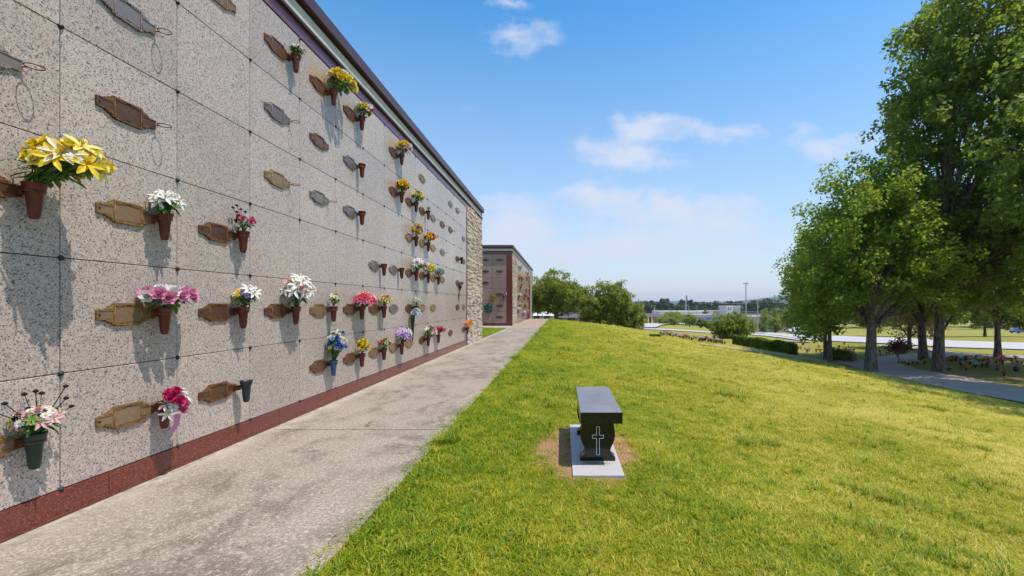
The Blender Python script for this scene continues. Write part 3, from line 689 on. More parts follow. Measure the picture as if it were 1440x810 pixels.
# grey vase sticking out sideways below the fourth row, with its shadow modelled as a dark tapering shape
y = Y0+12.5*CW; z = Z0+2.5*RH
o = vase((WX+.06, y+.30, z), 'black', 'dark vase lying sideways beside the next to last plaques, third row from ground'); o.rotation_euler = (R(-75), 0, 0)
b = MB(); b.tube([(WX+.03,y+.12,z-.04),(WX+.05,y+.22,z-.12),(WX+.02,y+.14,z-.35),(WX+.015,y+.16,z-.62)], [.035,.05,.022,.004], 7)
tag(b.build('vase_shadow_shape', MATS['petal_brown']), 'dark shape modelled as the shadow below the sideways vase near the pier', 'shadow')
# white blossoms on a long dark cone hung below the small white bouquet
y = Y0+7.5*CW+.02
b = MB(); b.lathe([(.001,-.62),(.012,-.6),(.05,-.1),(.055,0),(.001,.0)], n=10); o = b.build('cone_vase', M_vgreen, None, (WX+.075,y,1.22), True)
tag(o, 'long dark green cone vase hanging below the small white bouquet', 'vase')
bouquet((WX+.09,y+.05,1.17), 'white and grey blossoms in the long dark green cone vase', S(.03,.02,0,.07,.16,.10,[('rose','white',7,.05),('lily','paleblue',5,.055),('ball','silver',4,.04)],20,.05), 77)
for i, (lx_, ly_, ls) in enumerate([(-1.75,3.3,.03),(-2.6,7.2,.04),(-1.5,6.1,.03)]):
    b = MB(); patch(b, Vector((lx_,ly_,.008)), Vector((.6,.7-.5*i,.1)).normalized(), Vector((-.7,.6,0)), Vector((0,0,1)), ls, ls*.6, .4, .5)
    tag(b.build('dry_leaf', mat('dry_leaf', noisy(30,.3), (.45,.17,.05), .8)), ['tiny brown leaf scrap on the nearest path slab','small brown leaf scrap on the path below the yellow rose vase','tiny brown leaf scrap near the grass edge of the path'][i], 'leaf')
# pink ribbon, twigs
T0 = [o for o in col.objects if o.get('label','').startswith('trailing red')][0]
b = MB(); b.add([(.06,.02,-.10),(.09,.05,-.11),(.07,.05,-.20),(.045,.03,-.19),(.055,.02,-.25),(.03,.0,-.24)], [(0,1,2,3),(3,2,4,5)]); b.build('ribbon', MATS['petal_pink'], T0)
def twigs(lbl, pts):
    t0 = [o for o in col.objects if o.get('label','').startswith(lbl)][0]; b = MB()
    for q in pts: b.tube([(0,0,0), tuple(Vector(q)*.55+Vector((0,.01,.01))), q], .0025, 4); b.lathe([(.001,-.01),(.013,-.004),(.015,.004),(.001,.014)], q, 7)
    b.build('twig', MATS['petal_dark'], t0)
twigs('sparse bouquet', [(-.02,-.13,.21),(.06,.12,.19),(.01,-.06,.25),(.02,.02,.24),(.09,.09,.27),(-.02,-.17,.17),(.05,.16,.13),(.03,-.02,.26)])
twigs('spindly dusty', [(-.03,-.10,.22),(-.02,-.06,.25),(-.01,-.02,.22),(.0,-.09,.18),(.02,.0,.2)])

# second mausoleum: front plaques and flowers
fr = [(0,5),(1,5),(0,4),(1,4),(1,3),(0,2),(0,1),(0,0)]
for (c, r) in fr:
    side = 'right' if c == 0 else 'left'
    plaque((WX-.362-(c+.5)*CW2, BY, Z0+(r+.5)*RH), 'b', f'bronze plaque on the far mausoleum end wall, {side} column, {ROWN[r]}', '', R(-90), 'plaques on the far mausoleum end wall')
def wreath(loc, c1, c2, label, rad, seed):
    rn = random.Random(seed); t = empty('wreath', loc, label, 'wreath')
    b = MB(); pts = [(rad*math.cos(a), 0, rad*math.sin(a)) for a in [2*math.pi*k/14 for k in range(15)]]; b.tube(pts, rad*.22, 6, cap=False)
    for k in range(70):
        a = rn.uniform(0,6.28); leafblade(b, Vector((rad*math.cos(a),-.03,rad*math.sin(a))), Vector((math.cos(a)*rn.uniform(-1,1), -.6, math.sin(a)*rn.uniform(-1,1))).normalized(), rad*.6, rad*.25, rn)
    b.build('ring', M_leafs, t)
    for k in range(16):
        a = k*.393; o = link('flower', fmesh('rose' if k % 2 else 'ball', c1 if k % 3 else c2, k), t, (rad*math.cos(a)*rn.uniform(.6,1.2), -.07, rad*math.sin(a)*rn.uniform(.6,1.2))); o.scale = (rad*.36,)*3; o.rotation_euler = (R(90),0,0)
wreath((-4.54, BY-.05, 1.86), 'yellow', 'lemon', 'small yellow wreath on the far mausoleum end wall', .16, 1)
wreath((-4.80, BY-.06, 1.14), 'teal', 'paleblue', 'large blue and silver wreath on the far mausoleum end wall', .23, 2)
def farflower(loc, c1, c2, lbl, seed, w_=.2, vc='red'):
    vase((loc[0], loc[1], loc[2]-.05), vc, 'vase under the ' + lbl, 'vases on the far mausoleum')
    bouquet(loc, lbl, S(.05,.03,.1,.13,w_,.12,[('rose',c1,8,.07),('rose',c2,6,.065)],30,.08), seed, 'bouquets on the far mausoleum')
farflower((-3.80, BY-.09, 1.95), 'magenta', 'white', 'magenta and white bouquet beside the red granite corner', 5, .13)
far = [(462,285,'yellow','lemon'),(515,325,'yellow','white'),(458,350,'gold','yellow'),(475,362,'pink','rose'),(512,360,'magenta','pink'),(467,414,'rose','blush'),
       (508,437,'pink','white'),(453,482,'lemon','white'),(495,490,'rose','red'),(520,497,'red','pink'),(460,550,'blush','cream'),(500,548,'yellow','rose'),
       (450,582,'white','cream'),(489,607,'white','paleblue'),(514,598,'pink','blush'),(521,628,'red','rose')]
for i, (zx, zy, c1, c2) in enumerate(far):
    px = 640+zx/5.06; py = 320+zy/5.06; Y = F*3.17/(PX-px); r = max(0, min(5, round((CH-(py-PY)*Y/F - Z0)/RH - .5)))
    z = Z0+(r+.5)*RH + .0
    farflower((WX+.08, Y, CH-(py-PY)*Y/F-.08), c1, c2, f'{c1} and {c2} bouquet on the long side of the far mausoleum', 100+i, .3)

# ------------------------------------------------------------------ bench
bn = empty('bench', (.36, 4.8, -.105), 'black polished granite bench with an outlined cross, on the lawn', 'bench')
b = MB(); b.box(-.19,.195,-.65,.645,.391,.495); b.mi = [0,0,0,0,0,0]; b.mi[5] = 1; b.build('seat', [M_bl, M_blt], bn, bevel=.004)
prof = [(.125,.391),(.138,.37),(.150,.33),(.158,.28),(.160,.24),(.154,.20),(.141,.165),(.125,.132),(.116,.103),(.119,.078),(.135,.058),(.156,.043),(.164,.032),(.164,.0)]
poly = prof + [(-x, z) for x, z in reversed(prof)]
for k, (y0, y1) in enumerate(((-.50,-.40),(.36,.46))):
    b = MB(); b.prism([(x-.02, z) for x, z in poly], y0, y1, 'y'); l = b.build('leg', M_bl, bn, bevel=.003)
    if k == 0:
        b = MB(); yy = y0-.0025; cr = [(-.014,.05),(.014,.05),(.014,.205),(.052,.205),(.052,.235),(.014,.235),(.014,.315),(-.014,.315),(-.014,.235),(-.052,.235),(-.052,.205),(-.014,.205)]
        for i in range(len(cr)):
            a = Vector(cr[i]); c = Vector(cr[(i+1) % len(cr)]); d = (c-a).normalized(); q = Vector((-d.y,d.x))*.0022; a = a-d*.0022; c = c+d*.0022
            b.prism([(v_.x-.02+.002, v_.y+.01) for v_ in (a+q, c+q, c-q, a-q)], yy-.0001*(i % 2), y0+.001, 'y')
        b.build('cross', M_white, l)
b = MB(); b.box(-.265,.185,-.86,.82,-.045,0); b.build('base', M_slab, bn, bevel=.004)
rn = random.Random(4); b = MB()
for i in range(170):
    p = Vector((rn.gauss(-.07,.07), rn.gauss(-.56,.022), .004)); a = rn.uniform(0,6.28); leafblade(b, p, Vector((math.cos(a), math.sin(a), .25)).normalized(), .03, .004, rn)
o = b.build('grass_clippings', mat('clipping', noisy(60,.3), (.32,.30,.09), .9), None, bn.location); tag(o, 'dry grass clippings lying on the bench base', 'clippings', kind='stuff')
b = MB(); patch(b, Vector((-2.22,5.13,.012)), Vector((.9,.3,.1)).normalized(), Vector((-.3,.9,0)), Vector((0,0,1)), .075, .05, .4, .5)
tag(b.build('dry_leaf', mat('dry_leaf', noisy(30,.3), (.45,.17,.05), .8)), 'curled orange dead leaf lying on the concrete path', 'leaf')
# ------------------------------------------------------------------ trees
def crown_mesh(name, envs, nclump, nleaf, leaf, m, seed, crad=(.5,1.0), shell=.45, zmin=None):
    rs = np.random.RandomState(seed); vol = np.array([e[3]*e[4]*e[5] for e in envs]); vol = vol**.8; ei = rs.choice(len(envs), nclump, p=vol/vol.sum())
    E = np.array([e[:6] for e in envs])[ei]
    d = rs.normal(size=(nclump,3)); d /= np.linalg.norm(d, axis=1)[:,None]
    r = rs.uniform(0, 1, nclump)**shell * rs.uniform(.86, 1.08, nclump)
    C = E[:,:3] + d*E[:,3:]*r[:,None]
    cr = rs.uniform(crad[0], crad[1], nclump)
    li = rs.choice(nclump, nleaf, p=cr**2/(cr**2).sum())
    q = rs.normal(size=(nleaf,3)); q /= np.linalg.norm(q, axis=1)[:,None]
    rad = rs.uniform(.25, 1, nleaf)**.5
    P = C[li] + q*(cr[li]*rad)[:,None]*np.array([1.1,1.1,.8])
    P += rs.normal(size=P.shape)*(.10+.0*leaf)
    P[:,2] -= .25*(np.hypot(q[:,0], q[:,1])*rad*cr[li])**1.0*.5
    if zmin is not None: k = P[:,2] > zmin; P = P[k]; q = q[k]; nleaf = len(P)
    nrm = q*.55 + rs.normal(size=(nleaf,3))*.55 + np.array([0,0,.55]); nrm /= np.linalg.norm(nrm, axis=1)[:,None]
    t = np.cross(nrm, rs.normal(size=(nleaf,3))); t /= np.linalg.norm(t, axis=1)[:,None]; s = np.cross(nrm, t)
    L = (leaf*rs.uniform(.65, 1.35, nleaf))[:,None]; Wd = L*.36
    V = np.stack([P - t*L*.5, P + s*Wd - t*L*.05, P + t*L*.5 - nrm*L*.12, P - s*Wd - t*L*.05], 1).reshape(-1,3)
    Q = np.arange(nleaf*4).reshape(-1,4)
    return npmesh(name, V, Q, m), C
def tree(name, label, base, tr, envs, nclump, nleaf, leaf, m, seed, group=None, cat='tree', crad=(.5,1.0), fork=.45, limbs=16, lean=(0,0), stems=1, shell=.45, zmin=None):
    x, y = base; z = tz(x, y); rn = random.Random(seed); t = empty(name, (x,y,z), label, cat, group)
    loc = [(e[0]-x, e[1]-y, e[2]-z, e[3], e[4], e[5]) for e in envs]
    me_, C = crown_mesh('crown', loc, nclump, nleaf, leaf, m, seed, crad, shell, None if zmin is None else zmin-z)
    b = MB(); top = max(e[2]+e[5]*.55 for e in loc); fz = max(.6, (min(e[2]-e[5] for e in loc)+top*fork)/(1+fork)) if stems == 1 else .1
    ends = []
    for s_ in range(stems):
        a0 = 2*math.pi*s_/max(1, stems); sx = (.25*math.cos(a0) if stems > 1 else 0); sy = (.25*math.sin(a0) if stems > 1 else 0)
        cx = np.mean([e[0] for e in loc]); cy = np.mean([e[1] for e in loc]); pts = []; rr = []
        n = 9
        for i in range(n+1):
            q = i/n; pts.append((sx + (cx*.75 + sx*3)*q**1.6 + lean[0]*q + rn.uniform(-.05,.05)*q*3, sy + (cy*.75 + sy*3)*q**1.6 + lean[1]*q + rn.uniform(-.05,.05)*q*3, -.25 + (top+.25)*q))
            rr.append(tr*(1.0-.82*q)*(1+.4*math.exp(-q*n*1.6)))
        b.tube(pts, rr, 12 if tr > .15 else 8); ends.append((pts, rr))
    k = min(limbs, len(C)); idx = rn.sample(range(len(C)), k)
    for j in idx:
        pts, rr = ends[j % stems]; c = Vector(C[j]); zt = max(fz*.55, min(top*.85, c.z*.55)); q = (zt+.25)/(top+.25); i = min(len(pts)-2, int(q*9)); p0 = Vector(pts[i]); r0 = rr[i]*.55
        mid = p0.lerp(c, .5) + Vector((rn.uniform(-.3,.3), rn.uniform(-.3,.3), rn.uniform(-.1,.5)))*min(1, tr*2.5)
        b.tube([p0, p0.lerp(mid, .5)+Vector((0,0,.12*tr*3)), mid, mid.lerp(c, .55), c], [r0, r0*.8, r0*.55, r0*.32, r0*.1], 7)
        for _ in range(3):
            c2 = Vector(C[rn.randrange(len(C))])
            if (c2-mid).length < 3.0*max(.4, tr*3): b.tube([mid, mid.lerp(c2, .5)+Vector((0,0,.1)), c2], [r0*.4, r0*.25, r0*.06], 5)
    b.build('trunk', M_bark, t, smooth=True)
    link('crown', me_, t)
    return t
tree('shade_tree', 'large tree with deeply grooved forked trunk beside the near edge of the drive', (16.1,23.7), .26,
     [(16.0,24,4.6,3.4,3.4,3.9),(14.0,24.4,2.9,1.9,2.4,2.9),(15.9,23.8,6.6,2.6,2.8,2.9),(18.8,23.8,3.4,2.6,2.6,2.8),(17.6,24.5,7.2,2.2,2.5,2.6)], 460, 34000, .175, M_oak2, 3, 'big shade trees along the drive', crad=(.28,.62), limbs=34)
tree('shade_tree', 'slim trunked tree at the left end of the shade trees, near the hedge', (16.15,27.4), .13,
     [(15.9,27.4,2.9,2.3,2.6,3.3),(14.9,27.3,1.0,1.4,1.8,1.7),(16.6,27.8,5.2,2.0,2.2,2.2)], 230, 16000, .17, M_oak2, 5, 'big shade trees along the drive', crad=(.25,.55), limbs=16)
tree('shade_tree', 'thin dark trunk standing just behind the slim trunked tree', (17.4,30.0), .15,
     [(17.4,30,3.2,2.3,2.5,2.6)], 90, 15000, .17, M_oak, 6, 'big shade trees along the drive', limbs=8)
tree('shade_tree', 'tallest shade tree, its trunk split by a dark crack, across the drive', (20.0,24.2), .23,
     [(23.6,25.0,10.0,4.9,4.6,8.4),(21.6,25.2,5.0,2.7,3.0,3.4),(19.6,24.8,12.6,2.6,2.8,4.2),(26.5,23.6,6.0,4.6,4.2,5.2),(21.7,24.7,16.4,3.0,3.0,3.4),(19.0,24.0,9.8,2.0,2.2,3.0),(24.0,27.5,3.4,4.2,3.0,3.0),(28.0,25.0,11.5,4.8,4.2,8.0),(22.2,24.0,14.0,4.0,3.6,4.2)], 1300, 92000, .215, M_oak, 7, 'big shade trees along the drive', crad=(.3,.72), limbs=60, shell=.42, zmin=.35)
tree('shade_tree', 'near tree at the right picture edge with only its hanging foliage in view', (24.5,16.2), .40,
     [(23.2,16.8,7.2,6.4,4.6,5.6),(19.6,17.6,5.6,3.2,3.2,4.0),(20.8,17.0,10.5,3.6,3.0,3.6),(20.2,12.8,9.5,4.8,4.2,4.6),(22.4,17.4,13.0,3.6,3.2,4.0)], 560, 36000, .21, M_oak, 8, 'big shade trees along the drive', crad=(.35,.75), limbs=30, zmin=.8)
tree('lawn_tree', 'grey trunk behind and left of the cracked trunk, with olive foliage', (23.3,29.3), .24,
     [(23.3,30.0,4.6,3.6,3.0,4.4),(21.6,30.6,6.5,2.4,2.2,3.0)], 230, 17000, .2, M_tan, 9, 'trees among the graves', limbs=12)
tree('lawn_tree', 'dark narrow trunk right behind the cracked trunk', (25.8,31.0), .16,
     [(26.2,31.0,3.6,3.0,3.2,3.2)], 110, 9000, .19, M_tan, 10, 'trees among the graves', limbs=10)
tree('lawn_tree', 'short straight dark trunk standing in the lawn at the far right', (29.4,30.7), .20,
     [(29.4,30.7,3.9,4.2,3.6,3.7)], 170, 13000, .19, M_oak, 11, 'trees among the graves', limbs=12)
tree('lawn_tree', 'pale feathery tan leaved tree behind the graves', (27.5,36.0), .16,
     [(27.6,36.0,1.6,2.6,2.4,2.6)], 100, 9000, .18, M_tan, 12, 'trees among the graves', limbs=10)
for i, (px, Y, r, h, lb) in enumerate([(1310,70,4.5,9,'rounded tree beyond the pale road, left of the far right trunks'),(1385,75,5.5,10,'broad tree beyond the pale road, behind the graves'),(1450,72,5,9,'tree beyond the pale road at the right picture edge'),(1225,78,4.2,8,'tree beyond the pale road, seen under the forked tree')]):
    x = (px-PX)/F*Y; z = tz(x, Y); tree('road_tree', lb, (x,Y), .2, [(x,Y,z+h*.58,r,r,h*.42)], 130, 15000, .34, M_oak, 20+i, 'trees beyond the pale road', crad=(.6,1.2), limbs=9)
# left middle: trees behind the rise
tree('broad_tree', 'broad tree with dark trunk behind the crest at the end of the path', (-.6,50), .26,
     [(-.7,50,2.9,2.9,2.6,2.4),(.9,50,2.2,1.9,2,1.7),(-2.3,50.3,2.3,1.7,2,2.0)], 380, 19000, .19, M_mag, 13, 'trees behind the grassy rise', crad=(.2,.42), limbs=18)
tree('broad_tree', 'dense rounded tree right of the trunk at the path end', (4.6,52), .2,
     [(4.2,52,1.1,2.6,2.3,3.1),(6.0,52,1.5,2.4,2.3,3.1),(2.5,51.5,1.4,1.6,1.7,2.2)], 400, 20000, .19, M_mag, 14, 'trees behind the grassy rise', crad=(.2,.42), limbs=14, stems=3)
tree('broad_tree', 'low spreading tree at the right end of the tree group behind the rise', (8.4,53), .14,
     [(7.7,53,.1,2.0,2,2.4),(8.5,53,-1.1,1.0,1.4,1.4),(6.8,52.5,1.2,1.5,1.6,1.7)], 250, 12000, .19, M_mag, 15, 'trees behind the grassy rise', crad=(.2,.4), limbs=10, stems=3)
tree('crape_myrtle', 'multi stemmed bush like tree standing behind the clipped hedge', (18.2,49), .12,
     [(17.3,49,-.9,1.5,1.3,1.5),(19.2,49,-.7,1.7,1.4,1.6),(18.3,49,-1.1,2.1,1.5,1.1)], 220, 10000, .18, M_mag, 16, None, crad=(.18,.36), limbs=14, stems=4)
tree('red_shrub', 'small upright reddish brown shrub between the two drives', (20.1,27.2), .035,
     [(20.1,27.2,-1.15,.48,.45,.42),(20.3,27.2,-1.0,.3,.3,.4)], 26, 1900, .10, M_redleaf, 17, None, 'shrub', crad=(.1,.2), limbs=9)
for i, (px, py, c, s_, lb) in enumerate([(1176,507.5,M_hedge,.42,'dark round shrub behind the slim tree trunk'),(1190,507.5,M_tan,.45,'pale grey green round shrub beside the dark round one')]):
    X, Y = on_ground(px, py); z = tz(X, Y)
    t = empty('round_shrub', (X,Y,z), lb, 'shrub'); me_, C = crown_mesh('foliage', [(0,0,.38,s_,s_,.42)], 30, 3500, .08, c, 30+i, (.1,.2)); link('foliage', me_, t)
    b = MB(); b.tube([(0,0,-.1),(0,0,.4)], [.04,.02], 6); b.build('stem', M_bark, t)
# clipped hedge
def hedge(p0, p1, h, wd, label):
    p0 = Vector(p0); p1 = Vector(p1); d = p1-p0; L = d.length; rs = np.random.RandomState(5); n = 34000
    t = rs.uniform(0,1,n); a = rs.uniform(-1,1,n); c = rs.uniform(0,1,n); f = rs.randint(0,4,n)
    a = np.where(f == 0, np.sign(a)*rs.uniform(.86,1.03,n), a); c = np.where(f == 1, rs.uniform(.9,1.03,n), c); t = np.where(f == 2, np.where(rs.rand(n) < .5, rs.uniform(0,.02,n), rs.uniform(.98,1,n)), t)
    X = p0.x + d.x*t; Y = p0.y + d.y*t; nx, ny = -d.y/L, d.x/L; X = X + nx*a*wd/2; Y = Y + ny*a*wd/2
    Z = terrain(X, Y) + .04 + c*(h + .05*np.sin(t*17)+.03*np.sin(t*41)); P_ = np.stack([X,Y,Z],1) + rs.normal(size=(n,3))*.03
    nr = rs.normal(size=(n,3)) + np.array([0,0,.5]); nr /= np.linalg.norm(nr,axis=1)[:,None]; tt = np.cross(nr, rs.normal(size=(n,3))); tt /= np.linalg.norm(tt,axis=1)[:,None]; s_ = np.cross(nr, tt)
    l = (.075*rs.uniform(.7,1.3,n))[:,None]; V = np.stack([P_-tt*l, P_+s_*l*.6, P_+tt*l, P_-s_*l*.6],1).reshape(-1,3)
    o = link('hedge', npmesh('hedge', V, np.arange(n*4).reshape(-1,4), M_hedge)); return tag(o, label, 'hedge')
hedge((14.35,37.2), (16.2,32.0), .74, .9, 'long low clipped green hedge beside the lane at the foot of the lawn')

# ------------------------------------------------------------------ grave flowers on the lower lawn
def grave_set(c1, c2, seed):
    b = MB(); rn = random.Random(seed)
    for k in range(34):
        a = rn.uniform(0,6.28); r = rn.uniform(0,.15); p = Vector((r*math.cos(a), r*math.sin(a), .30+rn.uniform(-.08,.10)*(1-r*3)))
        dd = Vector((rn.uniform(-1,1), rn.uniform(-1,1), rn.uniform(.1,1))).normalized(); sd = dd.orthogonal().normalized()
        for q in range(3): patch(b, p, (dd+sd*rn.uniform(-.9,.9)).normalized(), dd.cross(sd), sd, .085, .08, .2, .3, k % 2, 2)
    fl = b.mesh('flowers', [MATS['petal_'+c1], MATS['petal_'+c2]])
    b = MB(); b.lathe([(.001,0),(.035,0),(.06,.2),(.065,.21),(.001,.2)], n=8); vs = b.mesh('vase', M_vblack if seed % 2 else M_vgreen)
    b = MB()
    for k in range(14): a = k*.45; leafblade(b, Vector((0,0,.2)), Vector((math.cos(a),math.sin(a),.6)).normalized(), .16, .06, rn)
    return fl, vs, b.mesh('leaves', M_leafs)
cols = [('red','white'),('pink','white'),('yellow','cream'),('white','cream'),('magenta','pink'),('orange','yellow'),('purple','white'),('blue','white')]
GS = [grave_set(a, c, i) for i, (a, c) in enumerate(cols)]
GR = {}
def grave(px, py, ci, s, where):
    X, Y = on_ground(px, py); z = tz(X, Y); a, c = cols[ci]
    t = empty('grave_bouquet', (X,Y,z), '', 'bouquet', f'{a} and {c} grave bouquets {where}'); GR.setdefault((a, c, where), []).append((px, t))
    for nm, me_ in zip(('flowers','vase','leaves'), GS[ci]): link(nm, me_, t)
    t.scale = (s*.95, s*.95, s*.7); t.rotation_euler = (0,0,px)
rn = random.Random(21)
for i in range(34): px = 930+i*2.7+rn.uniform(-1,1); grave(px, 471.5+(px-930)*.135+rn.uniform(-.6,1.2), rn.choice([3,3,3,1,0,5,2,4]), rn.uniform(.9,1.35), 'beside the lane left of the hedge')
for i in range(20): grave(rn.uniform(1122,1205), rn.uniform(484,500), rn.choice([0,1,3,4,5]), rn.uniform(.7,1.0), 'between hedge and forked tree')
for i in range(10): grave(rn.uniform(1232,1262), rn.uniform(490,501), rn.choice([0,1,2,3]), rn.uniform(.6,.9), 'behind the reddish shrub')
for i in range(26): grave(rn.uniform(1337,1440), rn.uniform(505.5,509), rn.choice([0,1,2,3,4,5]), rn.uniform(.8,1.1), 'in back row behind cracked trunk')
for px, py, ci in [(1290,513,3),(1283,512,3),(1300,512,5),(1278,514,2),(1313,509,3),(1334,522,0),(1351,515,7),(1364,513,3),(1370,514,3),(1372,517,3),(1381,517,5),(1386,514,0),(1388,516.5,0),
                   (1391,513,4),(1401,511,2),(1406,510,0),(1410,512,4),(1423,511.5,5),(1431,513,2),(1359,521,5),(1402,522,4),(1412,529,0),(1437,512,3),(1345,507,4)]:
    grave(px, py, ci, 1.0, 'in front rows right of cracked trunk')
for (a, c, wh), L in GR.items():
    L.sort(key=lambda q: q[0])
    for i, (_, t) in enumerate(L): t['label'] = (f'{ORD[i]} from left of the {a} and {c} bouquets {wh}' if len(L) > 1 else f'only {a} and {c} bouquet {wh}')
X, Y = on_ground(1429, 522.5)
t = empty('grave_bouquet', (X,Y,tz(X,Y)), 'largest grave bouquet, white and lilac with a dark ribbon, near the right edge', 'bouquet')
for k in range(12): a = k*.8; o = link('flower', fmesh('lily','white' if k % 2 else 'lilac',k), t, (.14*math.cos(a)*(k/12+.3), .14*math.sin(a), .36+.03*(k % 4))); o.scale = (.11,)*3
b = MB(); b.lathe([(.001,0),(.09,0),(.14,.15),(.13,.3),(.001,.3)], n=10); b.build('pot', M_vblack, t)
# low dark stone vault by the kerb flowers
X, Y = on_ground(921, 474); b = MB(); b.box(-.34,.34,-.2,.2,-.2,.16); b.box(-.37,.37,-.23,.23,.162,.2)
tag(b.build('hedge_box', M_hedge, None, (X,Y,tz(X,Y)), bevel=.05), 'low dark green block at the left end of the grave flowers', 'planter')

# ------------------------------------------------------------------ distance: lodge, shops, poles, cars, woods
M_brick = mat('brick', noisy(3,.2), (.36,.17,.11), .9); M_shingle = mat('shingle', noisy(2,.2), (.10,.085,.10), .8)
M_pale = mat('pale_wall', noisy(.4,.08), (.66,.62,.58), .8); M_beige = mat('beige_wall', noisy(.4,.08), (.62,.52,.40), .8)
M_lav = mat('lavender_roof', noisy(.3,.1), (.42,.37,.39), .7); M_blue = mat('blue_awning', None, (.20,.24,.55), .6); M_dk = mat('dark_shopfront', noisy(.5,.2), (.07,.055,.08), .4)
M_redsign = mat('red_sign', None, (.5,.06,.06), .5)
def at(px, py, Y): return ((px-PX)/F*Y, Y, CH+(PY-py)/F*Y)
def block(name, label, px0, px1, ytop, ybase, Y, depth, wallm, roofm, roof='flat', windows=0, winm=None, canopy=None, group=None, roofh=.3, winrange=(.12,.6)):
    x0, _, zt = at(px0, ytop, Y); x1, _, zb = at(px1, ybase, Y); cx = (x0+x1)/2
    t = empty(name, (cx, Y, zb), label, 'building', group); h = zt-zb; w2 = (x1-x0)/2
    b = MB(); b.box(-w2, w2, 0, depth, -2.5, h*(1-roofh)); b.build('wall', wallm, t)
    b = MB(); z0 = h*(1-roofh)
    if roof == 'flat': b.box(-w2-.3, w2+.3, -.4, depth+.3, z0, h)
    else: b.add([(-w2-.6,-.8,z0),(w2+.6,-.8,z0),(w2+.6,depth+.8,z0),(-w2-.6,depth+.8,z0),(-w2+2,depth/2,h),(w2-2,depth/2,h)], [(0,1,5,4),(2,3,4,5),(1,2,5),(3,0,4),(3,2,1,0)])
    b.build('roof', roofm, t)
    for i in range(windows):
        a = -w2 + (i+.2)*2*w2/windows; c = -w2 + (i+.8)*2*w2/windows; b = MB(); b.box(a, c, -.08, -.002, h*winrange[0], h*winrange[1]); b.build('window', winm or M_glass, t)
    if canopy: b = MB(); b.box(-w2*.95, w2*canopy[1], -2.5, -.01, h*canopy[2], h*canopy[3]); b.build('awning', canopy[0], t)
    return t
# chapel lodge with brick porch
Yl = 205
block('lodge', 'long low brick lodge with grey hipped roof behind the trees', 742, 900, 439.5, 455.6, Yl, 16, M_brick, M_shingle, 'hip', 9, M_glass, roofh=.45)
x0, _, z1 = at(899, 440.5, Yl-12); x1, _, z0 = at(929.5, 455.6, Yl-12)
t = empty('porch', ((x0+x1)/2, Yl-12, z0), 'brick columned entrance porch with dark roof beside the loop drive', 'porch'); h = z1-z0; w2 = (x1-x0)/2
b = MB(); b.box(-w2,w2,-3,8,h*.62,h*.66); b.add([(-w2-.3,-3.3,h*.66),(w2+.3,-3.3,h*.66),(w2+.3,8.3,h*.66),(-w2-.3,8.3,h*.66),(-w2+1.2,2.5,h),(w2-1.2,2.5,h)], [(0,1,5,4),(2,3,4,5),(1,2,5),(3,0,4)]); b.build('roof', M_shingle, t)
for px in (907.5, 918.5, 927):
    for yy in (-2.5, 6.5): b = MB(); xx = at(px, 0, Yl-12)[0]-t.location.x; b.box(xx-.4,xx+.4,yy-.4,yy+.4,-.5,h*.62); b.build('column', M_brick, t)
block('shed', 'pale roofed service building at the end of the path', 748, 776, 438.5, 452, 170, 14, M_lav, M_pale, 'hip', 2, M_glass, roofh=.4)
block('store', 'long pale store with a short red sign far beyond the lodge', 929, 1002, 437.6, 452, 330, 30, M_pale, M_pale, 'flat', 6, M_glass, roofh=.25)
sg = at(940.5, 440.5, 329); b = MB(); b.box(sg[0]-2.6, sg[0]+2.6, sg[1]-.4, sg[1]-.1, sg[2]-.6, sg[2]+.5); tag(b.build('store_sign', M_redsign), 'short red sign on the long pale store', 'sign')
block('shop', 'grey roofed shop with blue storefront left of the myrtle', 969, 1012, 442.5, 455.5, 270, 22, M_lav, M_lav, 'flat', 4, M_dk, (M_blue,.95,.35,.5), 'shops below the hill', .3)
block('warehouse', 'pinkish pale warehouse left of the dealership tower', 992, 1022, 437, 452, 360, 25, M_pale, M_lav, 'flat', 3, M_dk, None, 'shops below the hill', .3)
t = block('dealership', 'tall white box shaped dealership building with dark logo', 1021.5, 1041, 429.8, 452, 340, 16, M_pale, M_pale, 'flat', 0, None, None, None, .12)
lx, ly, lz = at(1025.8, 434.5, 339); b = MB(); b.box(lx-2.3, lx+2.3, ly-.6, ly-.1, lz-4.5, lz+2.6); o = b.build('logo_sign', M_white)
tag(o, 'white sign panel with dark letter like emblem on the dealership', 'sign')
b = MB()
for dx in (-.9,.9): b.box(lx+dx-.22, lx+dx+.22, ly-.75, ly-.605, lz-.6, lz+1.5)
b.box(lx-.68, lx+.68, ly-.74, ly-.605, lz-.6, lz-.15); e = b.build('emblem', mat('emblem', None, (.12,.14,.18), .5), o)
lx, ly, lz = at(1020.2, 434, 345); b = MB(); b.box(lx-.9, lx+.9, ly-.5, ly+.5, lz-12, lz+2.5); tag(b.build('sign_pylon', M_redsign), 'narrow reddish sign pylon left of the white dealership box', 'sign')
block('beige_shop', 'low beige commercial building right of the tall light mast', 1050, 1073, 438.6, 450, 330, 18, M_beige, M_dk, 'flat', 3, M_pale, None, 'shops below the hill', .22)
block('storefront', 'long shopping strip with blue awning and dark shopfronts', 1056, 1102, 445, 462.5, 265, 22, M_lav, M_lav, 'flat', 6, M_dk, (M_blue,.6,.42,.58), 'shops below the hill', .36, (.02,.36))
block('strip_mall', 'grey roofed brick building right of the blue awning strip', 1098, 1160, 446, 462.5, 280, 30, M_brick, M_lav, 'hip', 5, M_pale, None, 'shops below the hill', .6, (.02,.25))
